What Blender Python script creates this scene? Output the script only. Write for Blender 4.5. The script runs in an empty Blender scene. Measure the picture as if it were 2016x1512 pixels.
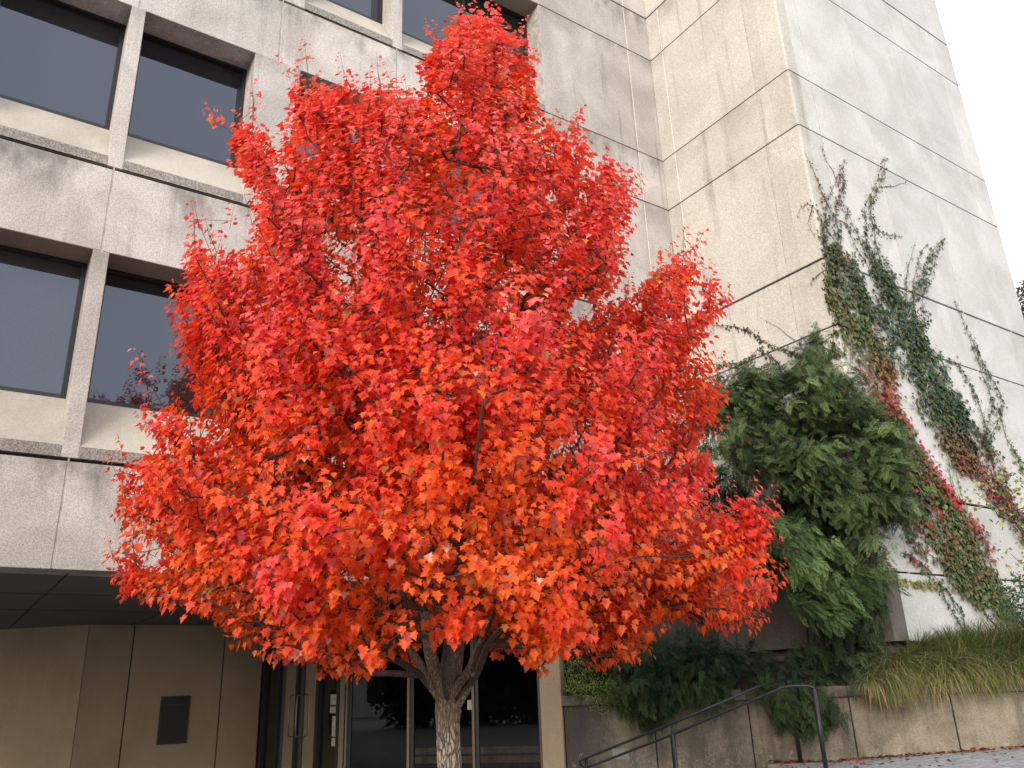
import bpy, math, random
import numpy as np
from mathutils import Matrix, Vector
rng = np.random.default_rng(7)
random.seed(7)
R = math.radians
H = 1.6                                   # eye height above the lower pavement
SC = bpy.context.scene
COL = SC.collection

# ------------------------------------------------------------------ camera
FPX = 1616.245
cr = np.array([0.8293, -0.5576, -0.0367]); cu = np.array([-0.1658, -0.3082, 0.9368]); cf = np.array([0.5336, 0.7708, 0.3481])
cf /= np.linalg.norm(cf); cr -= cf * (cr @ cf); cr /= np.linalg.norm(cr); cu = np.cross(cr, cf)
cam_d = bpy.data.cameras.new('camera'); cam = bpy.data.objects.new('camera', cam_d); COL.objects.link(cam)
cam_d.sensor_width = 36; cam_d.lens = FPX / 2016 * 36; cam_d.clip_end = 600; cam_d.clip_start = 0.05
M = Matrix.Identity(4)
for i in range(3):
    M[i][0] = cr[i]; M[i][1] = cu[i]; M[i][2] = -cf[i]
M[2][3] = H
cam.matrix_world = M
SC.camera = cam
EYE = np.array([0, 0, H])
def ray(x, y): return cf + (x - 1008) / FPX * cr - (y - 756) / FPX * cu
def onY(x, y, Y): d = ray(x, y); return EYE + d * (Y / d[1])
def onX(x, y, X): d = ray(x, y); return EYE + d * (X / d[0])
def project(P):
    P = np.atleast_2d(P) - EYE
    z = P @ cf
    return np.stack([1008 + FPX * (P @ cr) / z, 756 - FPX * (P @ cu) / z], 1)
# the 52 degree line shared by the entrance glazing and the retaining wall
P0 = np.array([5.616, 13.0, 0.]); WU = np.array([.6174, -.7867, 0]); WN = np.array([-.7867, -.6174, 0])
def W(s, off, z): return P0 + WU * s + WN * off + np.array([0, 0, z])
def onW(x, y, off=0):
    d = ray(x, y); return EYE + d * (((P0 - EYE) @ WN + off) / (d @ WN))
def inpoly(pts, poly):
    x, y = pts[:, 0], pts[:, 1]; c = np.zeros(len(pts), bool); n = len(poly)
    for i in range(n):
        x1, y1 = poly[i]; x2, y2 = poly[(i + 1) % n]
        if y1 == y2: continue
        k = ((y1 > y) != (y2 > y)) & (x < (x2 - x1) * (y - y1) / (y2 - y1) + x1)
        c ^= k
    return c

# ------------------------------------------------------------------ node helpers
def new_mat(name):
    m = bpy.data.materials.new(name); m.use_nodes = True
    nt = m.node_tree; nt.nodes.clear()
    out = nt.nodes.new('ShaderNodeOutputMaterial')
    return m, nt, out
def nd(nt, typ, ins=None, **props):
    n = nt.nodes.new('ShaderNode' + typ)
    for k, v in props.items(): setattr(n, k, v)
    for k, v in (ins or {}).items():
        s = n.inputs[k]
        if isinstance(v, bpy.types.NodeSocket): nt.links.new(v, s)
        else: s.default_value = v
    return n
def mth(nt, op, a, b=0.0, c=None, clamp=False):
    d = {0: a, 1: b}
    if c is not None: d[2] = c
    return nd(nt, 'Math', d, operation=op, use_clamp=clamp).outputs[0]
def noise(nt, vec, scale, detail=3, rough=.55, dist=0.):
    return nd(nt, 'TexNoise', {'Vector': vec, 'Scale': scale, 'Detail': detail, 'Roughness': rough, 'Distortion': dist}).outputs[0]
def ramp(nt, v, a, b, c=0.0, d=1.0):
    return nd(nt, 'MapRange', {0: v, 1: a, 2: b, 3: c, 4: d}, interpolation_type='SMOOTHSTEP').outputs[0]
def mix(nt, f, a, b, mode='MIX'):
    n = nt.nodes.new('ShaderNodeMix'); n.data_type = 'RGBA'; n.blend_type = mode
    for i, v in ((0, f), (6, a), (7, b)):
        s = n.inputs[i]
        if isinstance(v, bpy.types.NodeSocket): nt.links.new(v, s)
        elif i == 0: s.default_value = v
        else: s.default_value = (*v, 1) if len(v) == 3 else v
    return n.outputs[2]
def pos(nt): return nd(nt, 'NewGeometry').outputs['Position']
def vscale(nt, v, s): return nd(nt, 'VectorMath', {0: v, 1: s}, operation='MULTIPLY').outputs[0]
def finish(nt, out, color, rough=.8, bump=None, bstr=.3, bdist=.01, spec=.3, **extra):
    p = nd(nt, 'BsdfPrincipled', {'Base Color': color if isinstance(color, bpy.types.NodeSocket) else (*color, 1), 'Roughness': rough, 'Specular IOR Level': spec})
    for k, v in extra.items():
        s = p.inputs[k.replace('_', ' ')]
        if isinstance(v, bpy.types.NodeSocket): nt.links.new(v, s)
        else: s.default_value = v
    if bump is not None:
        b = nd(nt, 'Bump', {'Strength': bstr, 'Distance': bdist, 'Height': bump})
        nt.links.new(b.outputs[0], p.inputs['Normal'])
    nt.links.new(p.outputs[0], out.inputs[0])
    return p

MAT = {}
def concrete(name, base, speck=.5, streak=.5, stain=.5, groove_stain=.5, blotch=.5, stain_col=(.13, .125, .12), bstr=.35):
    m, nt, out = new_mat(name); P = pos(nt)
    sp = noise(nt, P, 62, 2, .7); sp2 = noise(nt, P, 24, 3, .6)
    c = mix(nt, 1.0, base, mix(nt, ramp(nt, sp, .3, .7), (1 - .62 * speck,) * 3, (1 + .38 * speck,) * 3), 'MULTIPLY')
    c = mix(nt, 1.0, c, mix(nt, ramp(nt, sp2, .3, .7), (1 - .2 * speck,) * 3, (1 + .14 * speck,) * 3), 'MULTIPLY')
    isl = nd(nt, 'NewGeometry').outputs['Random Per Island']
    c = mix(nt, 1.0, c, mix(nt, isl, (.92, .92, .925), (1.05, 1.045, 1.04)), 'MULTIPLY')
    bl = noise(nt, P, .75, 5, .6, .6)
    c = mix(nt, 1.0, c, mix(nt, ramp(nt, bl, .3, .7), (1 - .24 * blotch, 1 - .25 * blotch, 1 - .27 * blotch), (1 + .12 * blotch,) * 3), 'MULTIPLY')
    sv = vscale(nt, P, (3.2, 3.2, .16)); st = noise(nt, sv, 1.6, 5, .65)
    c = mix(nt, mth(nt, 'MULTIPLY', ramp(nt, st, .54, .74), streak * .65), c, stain_col)
    sl = noise(nt, vscale(nt, P, (5, 5, .2)), 1.1, 4, .6)
    c = mix(nt, mth(nt, 'MULTIPLY', ramp(nt, sl, .6, .72), streak * .35), c, (.62, .59, .54))
    if groove_stain:
        z = nd(nt, 'SeparateXYZ', {0: P}).outputs[2]
        for per, ph, ln, a in ((3.81, 2.563 + H, .85, 1.0), (3.81, 1.367 + H, .5, .5)):
            d = mth(nt, 'FLOORED_MODULO', mth(nt, 'SUBTRACT', ph, z), per)
            k = mth(nt, 'MULTIPLY', ramp(nt, d, ln, 0.0), ramp(nt, noise(nt, vscale(nt, P, (1, 1, .5)), 1.7, 5, .65), .40, .66))
            c = mix(nt, mth(nt, 'MULTIPLY', k, groove_stain * a), c, stain_col)
    gr = noise(nt, P, 2.6, 7, .75)
    c = mix(nt, mth(nt, 'MULTIPLY', ramp(nt, gr, .6, .78), stain * .6), c, stain_col)
    finish(nt, out, c, .88, mth(nt, 'ADD', sp, sp2), bstr, .006, .25)
    MAT[name] = m; return m
concrete('concrete', (.56, .53, .51), speck=.5, streak=.75, stain=.55, groove_stain=.85, blotch=1.0)
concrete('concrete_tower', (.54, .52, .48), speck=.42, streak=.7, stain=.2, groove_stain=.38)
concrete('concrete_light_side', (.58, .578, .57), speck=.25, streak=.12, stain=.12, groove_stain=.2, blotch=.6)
concrete('sill_lip_concrete', (.30, .285, .265), speck=.8, streak=.3, stain=.9, groove_stain=0)
concrete('sill_concrete', (.47, .435, .385), speck=.2, streak=.3, stain=.3, groove_stain=0, blotch=.7, stain_col=(.3, .27, .16))
concrete('recess_concrete', (.44, .345, .235), speck=.12, streak=.15, stain=.12, groove_stain=0, blotch=.5)
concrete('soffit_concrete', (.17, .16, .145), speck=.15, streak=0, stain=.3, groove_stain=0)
concrete('shade_concrete', (.15, .135, .12), speck=.4, streak=.6, stain=.7, groove_stain=.3, stain_col=(.05, .048, .04))  # darkened copy of the concrete: conifer's deep shade put into the colour
concrete('reveal_head', (.30, .25, .215), speck=.2, streak=0, stain=.3, groove_stain=0)

def simple(name, col, rough=.5, nscale=None, namt=.3, metal=0., spec=.5, bstr=.0):
    m, nt, out = new_mat(name)
    if nscale:
        n = noise(nt, pos(nt), nscale, 5, .6)
        c = mix(nt, 1.0, col, mix(nt, ramp(nt, n, .3, .7), (1 - namt,) * 3, (1 + namt,) * 3), 'MULTIPLY')
        finish(nt, out, c, rough, n if bstr else None, bstr, .004, spec, Metallic=metal)
    else: finish(nt, out, col, rough, None, spec=spec, Metallic=metal)
    MAT[name] = m; return m
simple('gap_dark', (.022, .02, .019), .9, 8)
simple('pale_caulk', (.74, .71, .66), .7, 14, .25)
simple('thin_caulk', (.40, .375, .345), .8, 9, .3)
simple('bronze_frame', (.016, .015, .015), .35, 20, .3, spec=.5)
simple('bronze_light', (.10, .075, .055), .45, 30, .2, spec=.5)
simple('black_rail', (.016, .018, .022), .38, 40, .4, spec=.5, bstr=.2)
simple('dark_plaque', (.016, .013, .012), .42, 60, .4, metal=.3, bstr=.3)
simple('plaque_relief', (.035, .028, .024), .4, 60, .4, metal=.3)
simple('paper', (.36, .32, .27), .8, 30, .3)
simple('interior', (.03, .028, .026), .9, 3)
simple('bench_wood', (.36, .22, .13), .55, 12, .3)
simple('door_handle_metal', (.22, .18, .17), .35, metal=.7)
simple('vent_metal', (.30, .29, .27), .6, 30, .2)
simple('far_house_wall', (.55, .53, .50), .8, 2, .1)
simple('far_house_roof', (.12, .1, .09), .8, 4, .2)

def glass_mat(name, base, ior, tint, rough=.012, wave=.0):
    m, nt, out = new_mat(name); P = pos(nt)
    n = noise(nt, P, 1.3, 2, .5)
    slat = nd(nt, 'TexWave', {'Vector': P, 'Scale': 16.0, 'Distortion': 0.0}, wave_type='BANDS', bands_direction='Z').outputs[1]
    c = mix(nt, slat, tuple(.8 * v for v in base), tuple(1.25 * v for v in base))
    p = finish(nt, out, c, rough, n, .12, .02, .5, IOR=ior)
    p.inputs['Specular Tint'].default_value = (*tint, 1)
    MAT[name] = m
for i_, b_ in enumerate(((.016, .016, .017), (.035, .035, .036), (.009, .009, .011))):
    glass_mat('window_glass_%d' % i_, b_, 1.9, (.78, .88, 1.08))
# entrance glass: a real see-through tinted pane
m, nt, out = new_mat('entrance_glass')
fr = nd(nt, 'Fresnel', {'IOR': 1.6}).outputs[0]
tr = nd(nt, 'BsdfTransparent', {'Color': (.34, .34, .33, 1)}).outputs[0]
gl = nd(nt, 'BsdfGlossy', {'Color': (.9, .93, .95, 1), 'Roughness': .008}).outputs[0]
ms = nd(nt, 'MixShader', {0: fr, 1: tr, 2: gl}); nt.links.new(ms.outputs[0], out.inputs[0]); MAT['entrance_glass'] = m

def leaf_mat(name, rough=.45, trans=.35, spec=.4, tint=(1, 1, 1)):
    m, nt, out = new_mat(name)
    a = nd(nt, 'Attribute', attribute_name='Col').outputs['Color']
    n = noise(nt, pos(nt), 45, 2, .5)
    c = mix(nt, 1.0, a, mix(nt, ramp(nt, n, .3, .7), (.86,) * 3, (1.12,) * 3), 'MULTIPLY')
    p = nd(nt, 'BsdfPrincipled', {'Base Color': c, 'Roughness': rough, 'Specular IOR Level': spec})
    t = nd(nt, 'BsdfTranslucent', {'Color': mix(nt, 1.0, c, tint, 'MULTIPLY')})
    s = nd(nt, 'MixShader', {0: trans, 1: p.outputs[0], 2: t.outputs[0]})
    nt.links.new(s.outputs[0], out.inputs[0]); MAT[name] = m
leaf_mat('maple_leaf', .5, .48, .4, (1.08, 1.0, .7))
leaf_mat('vine_leaf', .5, .22, .35)
leaf_mat('conifer_leaf', .6, .25, .25)
leaf_mat('grass_blade', .6, .3, .25)
leaf_mat('dry_leaf', .7, .1, .2)

# bark
m, nt, out = new_mat('bark'); P = pos(nt)
warp = nd(nt, 'TexNoise', {'Vector': P, 'Scale': 7.0, 'Detail': 3.0}).outputs[1]
pv = nd(nt, 'VectorMath', {0: P, 1: vscale(nt, warp, (.06, .06, .25))}, operation='ADD').outputs[0]
plates = nd(nt, 'TexVoronoi', {'Vector': vscale(nt, pv, (44, 44, 9)), 'Scale': 1.0}, feature='DISTANCE_TO_EDGE').outputs[0]
fine = noise(nt, vscale(nt, P, (60, 60, 16)), 1.0, 5, .65)
big = noise(nt, vscale(nt, P, (5, 5, 1.8)), 1.0, 4, .6)
k = ramp(nt, plates, .0, .22)
zz = nd(nt, 'SeparateXYZ', {0: P}).outputs[2]
c = mix(nt, k, (.10, .078, .06), (.46, .39, .31))
c = mix(nt, mth(nt, 'MULTIPLY', ramp(nt, zz, 1.22, 1.45), .75), c, (.19, .145, .11))      # younger smooth bark above the fork
c = mix(nt, 1.0, c, mix(nt, ramp(nt, fine, .3, .7), (.62,) * 3, (1.3,) * 3), 'MULTIPLY')
c = mix(nt, mth(nt, 'MULTIPLY', ramp(nt, big, .5, .7), .45), c, (.24, .24, .20))
finish(nt, out, c, .9, mth(nt, 'ADD', mth(nt, 'MULTIPLY', k, .8), fine), .9, .014, .2); MAT['bark'] = m
simple('twig_bark', (.055, .032, .026), .8, 20, .4)
simple('vine_stem', (.13, .085, .06), .85, 20, .4)
simple('conifer_wood', (.05, .035, .025), .9, 20, .4)
simple('soil', (.05, .038, .028), .95, 6, .5)

# retaining wall
m, nt, out = new_mat('retaining_concrete'); P = pos(nt)
sx = nd(nt, 'VectorMath', {0: nd(nt, 'VectorMath', {0: P, 1: tuple(P0)}, operation='SUBTRACT').outputs[0], 1: tuple(WU)}, operation='DOT_PRODUCT').outputs[1]
z = nd(nt, 'SeparateXYZ', {0: P}).outputs[2]
n1 = noise(nt, P, 1.8, 6, .7, .5); n2 = noise(nt, P, 60, 3, .7); n3 = noise(nt, vscale(nt, P, (6, 6, .9)), 1.0, 5, .65)
c = mix(nt, ramp(nt, n1, .35, .65), (.17, .148, .115), (.29, .252, .195))
c = mix(nt, mth(nt, 'MULTIPLY', ramp(nt, n3, .44, .68), .6), c, (.10, .085, .068))
dirt = mth(nt, 'MULTIPLY', ramp(nt, mth(nt, 'ADD', sx, mth(nt, 'MULTIPLY', n3, 1.0)), 4.75, 4.2), .9)
c = mix(nt, dirt, c, (.075, .07, .068))
topd = mth(nt, 'MULTIPLY', ramp(nt, mth(nt, 'ADD', z, mth(nt, 'MULTIPLY', n3, .6)), 1.35, 1.7), .65)
c = mix(nt, topd, c, (.10, .085, .065))
eff = nd(nt, 'TexNoise', {'Vector': P, 'Scale': 2.2, 'Detail': 5.0, 'Roughness': .6}).outputs[0]
line = ramp(nt, mth(nt, 'ABSOLUTE', mth(nt, 'SUBTRACT', eff, .52)), .014, .0)
c = mix(nt, mth(nt, 'MULTIPLY', mth(nt, 'MULTIPLY', line, ramp(nt, z, .95, .66)), .3), c, (.55, .49, .4))
c = mix(nt, 1.0, c, mix(nt, ramp(nt, n2, .3, .7), (.78,) * 3, (1.18,) * 3), 'MULTIPLY')
finish(nt, out, c, .9, mth(nt, 'ADD', n2, mth(nt, 'MULTIPLY', n1, 2.0)), .5, .01, .2); MAT['retaining_concrete'] = m
# cap
m, nt, out = new_mat('cap_concrete'); P = pos(nt)
c = mix(nt, ramp(nt, noise(nt, P, 4, 6, .7), .35, .65), (.07, .062, .055), (.19, .165, .135))
finish(nt, out, c, .9, noise(nt, P, 50, 3), .4, .01, .2); MAT['cap_concrete'] = m
# pavers
m, nt, out = new_mat('pavers'); P = pos(nt)
rot = nd(nt, 'Mapping', {'Vector': P, 'Rotation': (0, 0, R(38)), 'Scale': (1, 1, 1)}).outputs[0]
br = nd(nt, 'TexBrick', {'Vector': rot, 'Color1': (.40, .41, .43, 1), 'Color2': (.30, .31, .33, 1), 'Mortar': (.16, .15, .15, 1), 'Scale': 1.0,
        'Mortar Size': .006, 'Brick Width': .2, 'Row Height': .1, 'Bias': 0.0})
c = mix(nt, 1.0, br.outputs[0], mix(nt, ramp(nt, noise(nt, P, 9, 5, .7), .3, .7), (.75,) * 3, (1.18,) * 3), 'MULTIPLY')
finish(nt, out, c, .85, mth(nt, 'ADD', mth(nt, 'MULTIPLY', br.outputs[1], -1.0), noise(nt, P, 80, 2)), .4, .006, .3); MAT['pavers'] = m
simple('asphalt', (.16, .157, .15), .9, 30, .3, bstr=.3)

# ------------------------------------------------------------------ mesh helpers
def link(o, parent=None):
    COL.objects.link(o)
    if parent is not None:
        o.parent = parent; o.location = -Vector(world_loc(parent))
    return o
def world_loc(o):
    v = Vector(o.location)
    while o.parent is not None:
        o = o.parent; v += Vector(o.location)
    return v
def thing(name, label, cat, loc=(0, 0, 0), group=None):
    o = bpy.data.objects.new(name, None); COL.objects.link(o); o.location = loc
    o['label'] = label; o['category'] = cat
    if group: o['group'] = group
    return o
def tag(o, label=None, cat=None, group=None, kind=None):
    for k, v in (('label', label), ('category', cat), ('group', group), ('kind', kind)):
        if v: o[k] = v
    return o
class MB:
    """collects polygons, links them as one object"""
    def __init__(s): s.v = []; s.f = []
    def add(s, vs, fs):
        b = len(s.v); s.v += [tuple(map(float, p)) for p in vs]; s.f += [tuple(b + i for i in f) for f in fs]
    def box(s, x0, x1, y0, y1, z0, z1):
        s.add([(x0, y0, z0), (x1, y0, z0), (x1, y1, z0), (x0, y1, z0), (x0, y0, z1), (x1, y0, z1), (x1, y1, z1), (x0, y1, z1)],
              [(3, 2, 1, 0), (4, 5, 6, 7), (0, 1, 5, 4), (1, 2, 6, 5), (2, 3, 7, 6), (3, 0, 4, 7)])
    def wbox(s, s0, s1, o0, o1, z0, z1, z0b=None, z1b=None):
        z0b = z0 if z0b is None else z0b; z1b = z1 if z1b is None else z1b
        v = [W(s0, o1, z0), W(s1, o1, z0b), W(s1, o0, z0b), W(s0, o0, z0), W(s0, o1, z1), W(s1, o1, z1b), W(s1, o0, z1b), W(s0, o0, z1)]
        s.add(v, [(3, 2, 1, 0), (4, 5, 6, 7), (0, 1, 5, 4), (1, 2, 6, 5), (2, 3, 7, 6), (3, 0, 4, 7)])
    def prism(s, prof, x0, x1):      # profile in (y, z), extruded along x
        n = len(prof)
        s.add([(x0, y, z) for y, z in prof] + [(x1, y, z) for y, z in prof],
              [tuple(range(n))[::-1], tuple(range(n, 2 * n))] + [(i, (i + 1) % n, n + (i + 1) % n, n + i) for i in range(n)])
    def tube(s, pts, rad, n=8, cap=True):
        V, F = tube_np(np.array(pts, float), np.broadcast_to(rad, (len(pts),)), n)
        s.add(V, F)
        if cap:
            b = len(s.v) - len(V)
            s.f.append(tuple(b + i for i in range(n))[::-1]); s.f.append(tuple(len(s.v) - n + i for i in range(n)))
    def build(s, name, mat, parent=None, bevel=0, smooth=False):
        me = bpy.data.meshes.new(name); me.from_pydata(s.v, [], s.f); me.materials.append(MAT[mat]); me.update()
        if smooth: me.polygons.foreach_set('use_smooth', [True] * len(me.polygons))
        o = bpy.data.objects.new(name, me); link(o, parent)
        if bevel:
            b = o.modifiers.new('bevel', 'BEVEL'); b.width = bevel; b.segments = 2; b.limit_method = 'ANGLE'
        return o
def tube_np(P, rad, n=6):
    T = np.gradient(P, axis=0); T /= np.linalg.norm(T, axis=1)[:, None] + 1e-9
    ref = np.array([0, 0, 1.]) if abs(T[0, 2]) < .9 else np.array([1., 0, 0])
    a = np.linspace(0, 2 * np.pi, n, endpoint=False); V = []
    U = np.cross(T[0], ref); U /= np.linalg.norm(U)
    for i in range(len(P)):
        U = U - T[i] * (U @ T[i]); U /= np.linalg.norm(U) + 1e-9
        B = np.cross(T[i], U)
        V.append(P[i] + rad[i] * (np.cos(a)[:, None] * U + np.sin(a)[:, None] * B))
    V = np.concatenate(V); F = []
    for i in range(len(P) - 1):
        for k in range(n):
            F.append((i * n + k, i * n + (k + 1) % n, (i + 1) * n + (k + 1) % n, (i + 1) * n + k))
    return V, F
def mesh_np(name, V, faces, mat, parent=None, colors=None, smooth=False):
    """V (n,3); faces: list of int arrays (m,k); colors (n,3) per vertex"""
    me = bpy.data.meshes.new(name)
    loops = np.concatenate([f.ravel() for f in faces]); sizes = np.concatenate([np.full(len(f), f.shape[1]) for f in faces])
    me.vertices.add(len(V)); me.vertices.foreach_set('co', np.ascontiguousarray(V, np.float32).ravel())
    me.loops.add(len(loops)); me.loops.foreach_set('vertex_index', loops.astype(np.int32))
    me.polygons.add(len(sizes)); st = np.concatenate([[0], np.cumsum(sizes)[:-1]])
    me.polygons.foreach_set('loop_start', st.astype(np.int32)); me.polygons.foreach_set('loop_total', sizes.astype(np.int32))
    me.update(calc_edges=True)
    if colors is not None:
        at = me.color_attributes.new('Col', 'FLOAT_COLOR', 'POINT')
        c = np.ones((len(V), 4), np.float32); c[:, :3] = colors
        at.data.foreach_set('color', c.ravel())
    if smooth: me.polygons.foreach_set('use_smooth', np.ones(len(sizes), bool))
    me.materials.append(MAT[mat])
    o = bpy.data.objects.new(name, me); link(o, parent); return o
def norm(v): return v / (np.linalg.norm(v, axis=-1, keepdims=True) + 1e-9)
def place(template, faces, O, Y, N, S):
    """instances of a flat leaf template (x across, y along, z normal) with origin O, tip direction Y, normal N, size S"""
    Y = norm(Y); X = norm(np.cross(Y, N)); Z = np.cross(X, Y)
    T = template[None] * S[:, None, None] if S.ndim == 1 else template[None] * S[:, None, :]
    V = O[:, None] + T[..., 0:1] * X[:, None] + T[..., 1:2] * Y[:, None] + T[..., 2:3] * Z[:, None]
    n = template.shape[0]; base = (np.arange(len(O)) * n)[:, None, None]
    F = [(np.array(f)[None] + base).reshape(-1, np.array(f).shape[-1]) for f in faces]
    return V.reshape(-1, 3), F
# leaf shapes
half = [(.38, .02), (.30, .20), (.55, .46), (.36, .48), (.23, .57), (.25, .70), (.12, .78), (0, 1.0)]
tm = [(0, 0)] + half + [(-x, y) for x, y in half[-2::-1]]
tm = np.array([(x, y, .22 * abs(x) - .22 * y * y) for x, y in tm])
MAPLE = (tm, [[list(range(0, 9))], [[0] + list(range(8, 16))]])
CREEP = (np.array([(0, 0, 0), (.32, .22, .08), (.30, .62, .05), (0, 1, -.12), (-.30, .62, .05), (-.32, .22, .08)]), [[[0, 1, 2, 3], [0, 3, 4, 5]]])
OVAL = (np.array([(0, 0, 0), (.24, .35, .05), (.16, .75, 0), (0, 1, -.08), (-.16, .75, 0), (-.24, .35, .05)]), [[[0, 1, 2, 3], [0, 3, 4, 5]]])

# ------------------------------------------------------------------ ground
g = MB(); g.add([(-250, -250, 0), (250, -250, 0), (250, 250, 0), (-250, 250, 0)], [(0, 1, 2, 3)])
tag(g.build('ground', 'asphalt'), kind='structure')
# upper landing, rising slightly to the right
g = MB()
lz = lambda s: H - 1.08 + (s - 6.28) * .06
pts = [(6.28, 0.0), (12.5, 0.0), (12.5, 3.6), (6.28, 3.6)]
g.add([W(s, o, lz(s)) for s, o in pts] + [W(s, o, 0.02) for s, o in pts], [(0, 1, 2, 3)[::-1], (0, 1, 5, 4), (1, 2, 6, 5), (2, 3, 7, 6), (3, 0, 4, 7)])
tag(g.build('landing_pavement', 'pavers'), kind='structure')
g = MB()
for i in range(3):                                      # steps going down to the left of the landing
    g.wbox(6.27 - .34 * (i + 1), 6.27 - .34 * i - .004, 0.005, 3.6, 0.01, (H - 1.08) * (3 - i) / 4 + .0)
tag(g.build('steps', 'cap_concrete', bevel=.01), kind='structure')
g = MB(); g.wbox(6.262, 7.0, .012, .20, H - 1.4, H - 1.045, H - 1.4, H - 1.03)
tag(g.build('stone_kerb', 'retaining_concrete', bevel=.012), kind='structure')
g = MB()                                                # planting bed behind the retaining wall
bed = [W(3.45, -.1, 0), W(12.5, -.1, 0), np.array([17.5, 1.2, 0]), np.array([18.5, 6.9, 0]), np.array([10.9, 6.9, 0]), np.array([10.9, 10.1, 0]), np.array([7.9, 10.3, 0])]
zb = [H - .2, H - .18, H - .1, H + .35, H + .3, H + .2, H - .1]
g.add([p + np.array([0, 0, z]) for p, z in zip(bed, zb)], [tuple(range(7))])
tag(g.build('planting_soil', 'soil'), kind='structure')

# ------------------------------------------------------------------ office building
B = thing('office_building', 'large pale concrete office building with recessed dark windows and a blank tower', 'building', (5, 10, 0))
D = 10.
XM = []                                               # openings: (x0, x1) and what splits them
groups = [(-.5305, 2), (-.1385, 2), (.2534, 3)]
G = [.2563, .6372, 1.017, 1.398, 1.779]
PIER, WIN, MUL = .0690, .1525, .0180
windows, mull, piers, joints = [], [], [], []
for x, kind in groups:
    piers.append((x, x + PIER)); joints.append(x + PIER / 2)
    a = x + PIER
    windows.append((a, a + WIN, 1)); mull.append((a + WIN, a + WIN + MUL)); joints.append(a + WIN + MUL / 2)
    a += WIN + MUL
    if kind == 2: windows.append((a, a + WIN, 1))
    else: windows.append((a, a + .30, 2)); XE = a + .30; joints.append(XE)
XC = 1.0961
gap, vg = .0042, .0009
lower = MB(); wall = MB(); back = MB(); caulk = MB(); whitec = MB()
YF, YD = D, D + .47
cols = [-.5305] + sorted(joints) + [1.0284, XC]
for k, gz in enumerate(G):
    z0 = (gz - .1185) if k else .1367
    for a, b in zip(cols[:-1], cols[1:]):
        if b > XE + .001: continue
        wall.box((a + vg) * D, (b - vg) * D, YF, YD, z0 * D + H, (gz - gap / 2) * D + H)
    if k < 4:
        for a, b in piers:
            wall.box(a * D, b * D, YF, YD, (gz + gap / 2) * D + H, (gz + .2624 - .0009) * D + H)
# plain wall right of the windows down to the bed
rows = [(-.07, .1367)] + [(.1367, G[0])]
for gz in G[:-1]: rows += [(gz, gz + .2625), (gz + .2625, gz + .381)]
rows = sorted(set(rows))
def groove(z): return gap / 2 if any(abs(z - q) < 1e-3 for q in G) else .0013
for z0, z1 in rows:
    for a, b in ((XE, 1.0284), (1.0284, XC)):
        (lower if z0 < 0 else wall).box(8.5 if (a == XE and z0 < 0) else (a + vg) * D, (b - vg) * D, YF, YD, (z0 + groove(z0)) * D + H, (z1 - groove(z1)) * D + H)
        if a != XE and z0 > 0: whitec.box((a - vg) * D + .001, (a + vg) * D - .001, YF + .004, YD - .01, z0 * D + H + .02, z1 * D + H - .02)
wall.build('facade_wall', 'concrete', B, bevel=.008); lower.build('facade_base_wall', 'shade_concrete', B, bevel=.008)  # lowest facade row also has shade painted into its colour
for x0, x1 in zip([-.525], [XC]):                       # dark backing seen in the open grooves
    for gz in G: back.box(x0 * D, x1 * D + .3, YF + .045, YD + .2, (gz - .02) * D + H, (gz + .012) * D + H)
    back.box(XE * D, XC * D + .3, YF + .05, YD + .2, H - .6, 19.)
back.build('groove_backing', 'gap_dark', B)
for b in cols[1:-2]:
    caulk = MB(); caulk.box((b - vg) * D + .001, (b + vg) * D - .001, YF + .006, YD - .01, .1367 * D + H + .01, 19.2); caulk.build('joint_filler', 'thin_caulk', B)
# side wall closing the left end of the upper floors
se = MB(); se.box(-5.31, -5.26, YD + .001, 24, .1367 * D + H - .002, 19.2); se.build('end_wall', 'concrete', B)
# windows
for k, gz in enumerate(G[:4]):
    zb = (gz + gap / 2) * D + H; zl = (gz + .0155) * D + H; zg = (gz + .082) * D + H; zt = (gz + .2624) * D + H
    for a, b, n in windows:
        if b < -.6: pass
        x0, x1 = a * D, b * D
        wdw = MB(); yf, yg = YF + .42, YF + .47
        f = .055
        wdw.box(x0, x1, yf, yg + .06, zg, zg + f); wdw.box(x0, x1, yf, yg + .06, zt - .05, zt)
        wdw.box(x0, x0 + f, yf, yg + .06, zg + f, zt - .05); wdw.box(x1 - f, x1, yf, yg + .06, zg + f, zt - .05)
        if n == 2:
            xm = (x0 + x1) / 2; wdw.box(xm - .035, xm + .035, yf, yg + .06, zg + f, zt - .05)
        wo = wdw.build('window', 'bronze_frame', B)
        gl = MB()
        for q0, q1 in (((x0 + f, x1 - f),) if n == 1 else ((x0 + f, (x0 + x1) / 2 - .035), ((x0 + x1) / 2 + .035, x1 - f))):
            gl.box(q0, q1, yg, yg + .02, zg + f, zt - .05)
        gl.build('glass_pane', 'window_glass_%d' % ((k * 5 + windows.index((a, b, n)) * 2) % 3), wo)
        sl = MB(); sl.prism([(YF + .0, zb), (YF + .47, zb), (YF + .47, zg + .002), (YF + .415, zg + .002), (YF + .003, zl), (YF, zl - .004)], x0, x1)
        so = sl.build('sill', 'sill_concrete', wo)
        lp = MB(); lp.box(x0 + .004, x1 - .004, YF - .006, YF + .02, zb, zl + .002)
        lp.build('sill_lip', 'sill_lip_concrete', wo)
        hd = MB(); hd.box(x0 + .002, x1 - .002, YF + .012, YD - .03, zt - .003, zt + .05)
        hd.build('window_head', 'reveal_head', wo)
    ml = MB()
    for a, b in mull:
        ml2 = MB(); ml2.box(a * D, b * D, YF, YD + .06, zb, zt - .002); ml2.build('mullion', 'concrete', B, bevel=.006)
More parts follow.
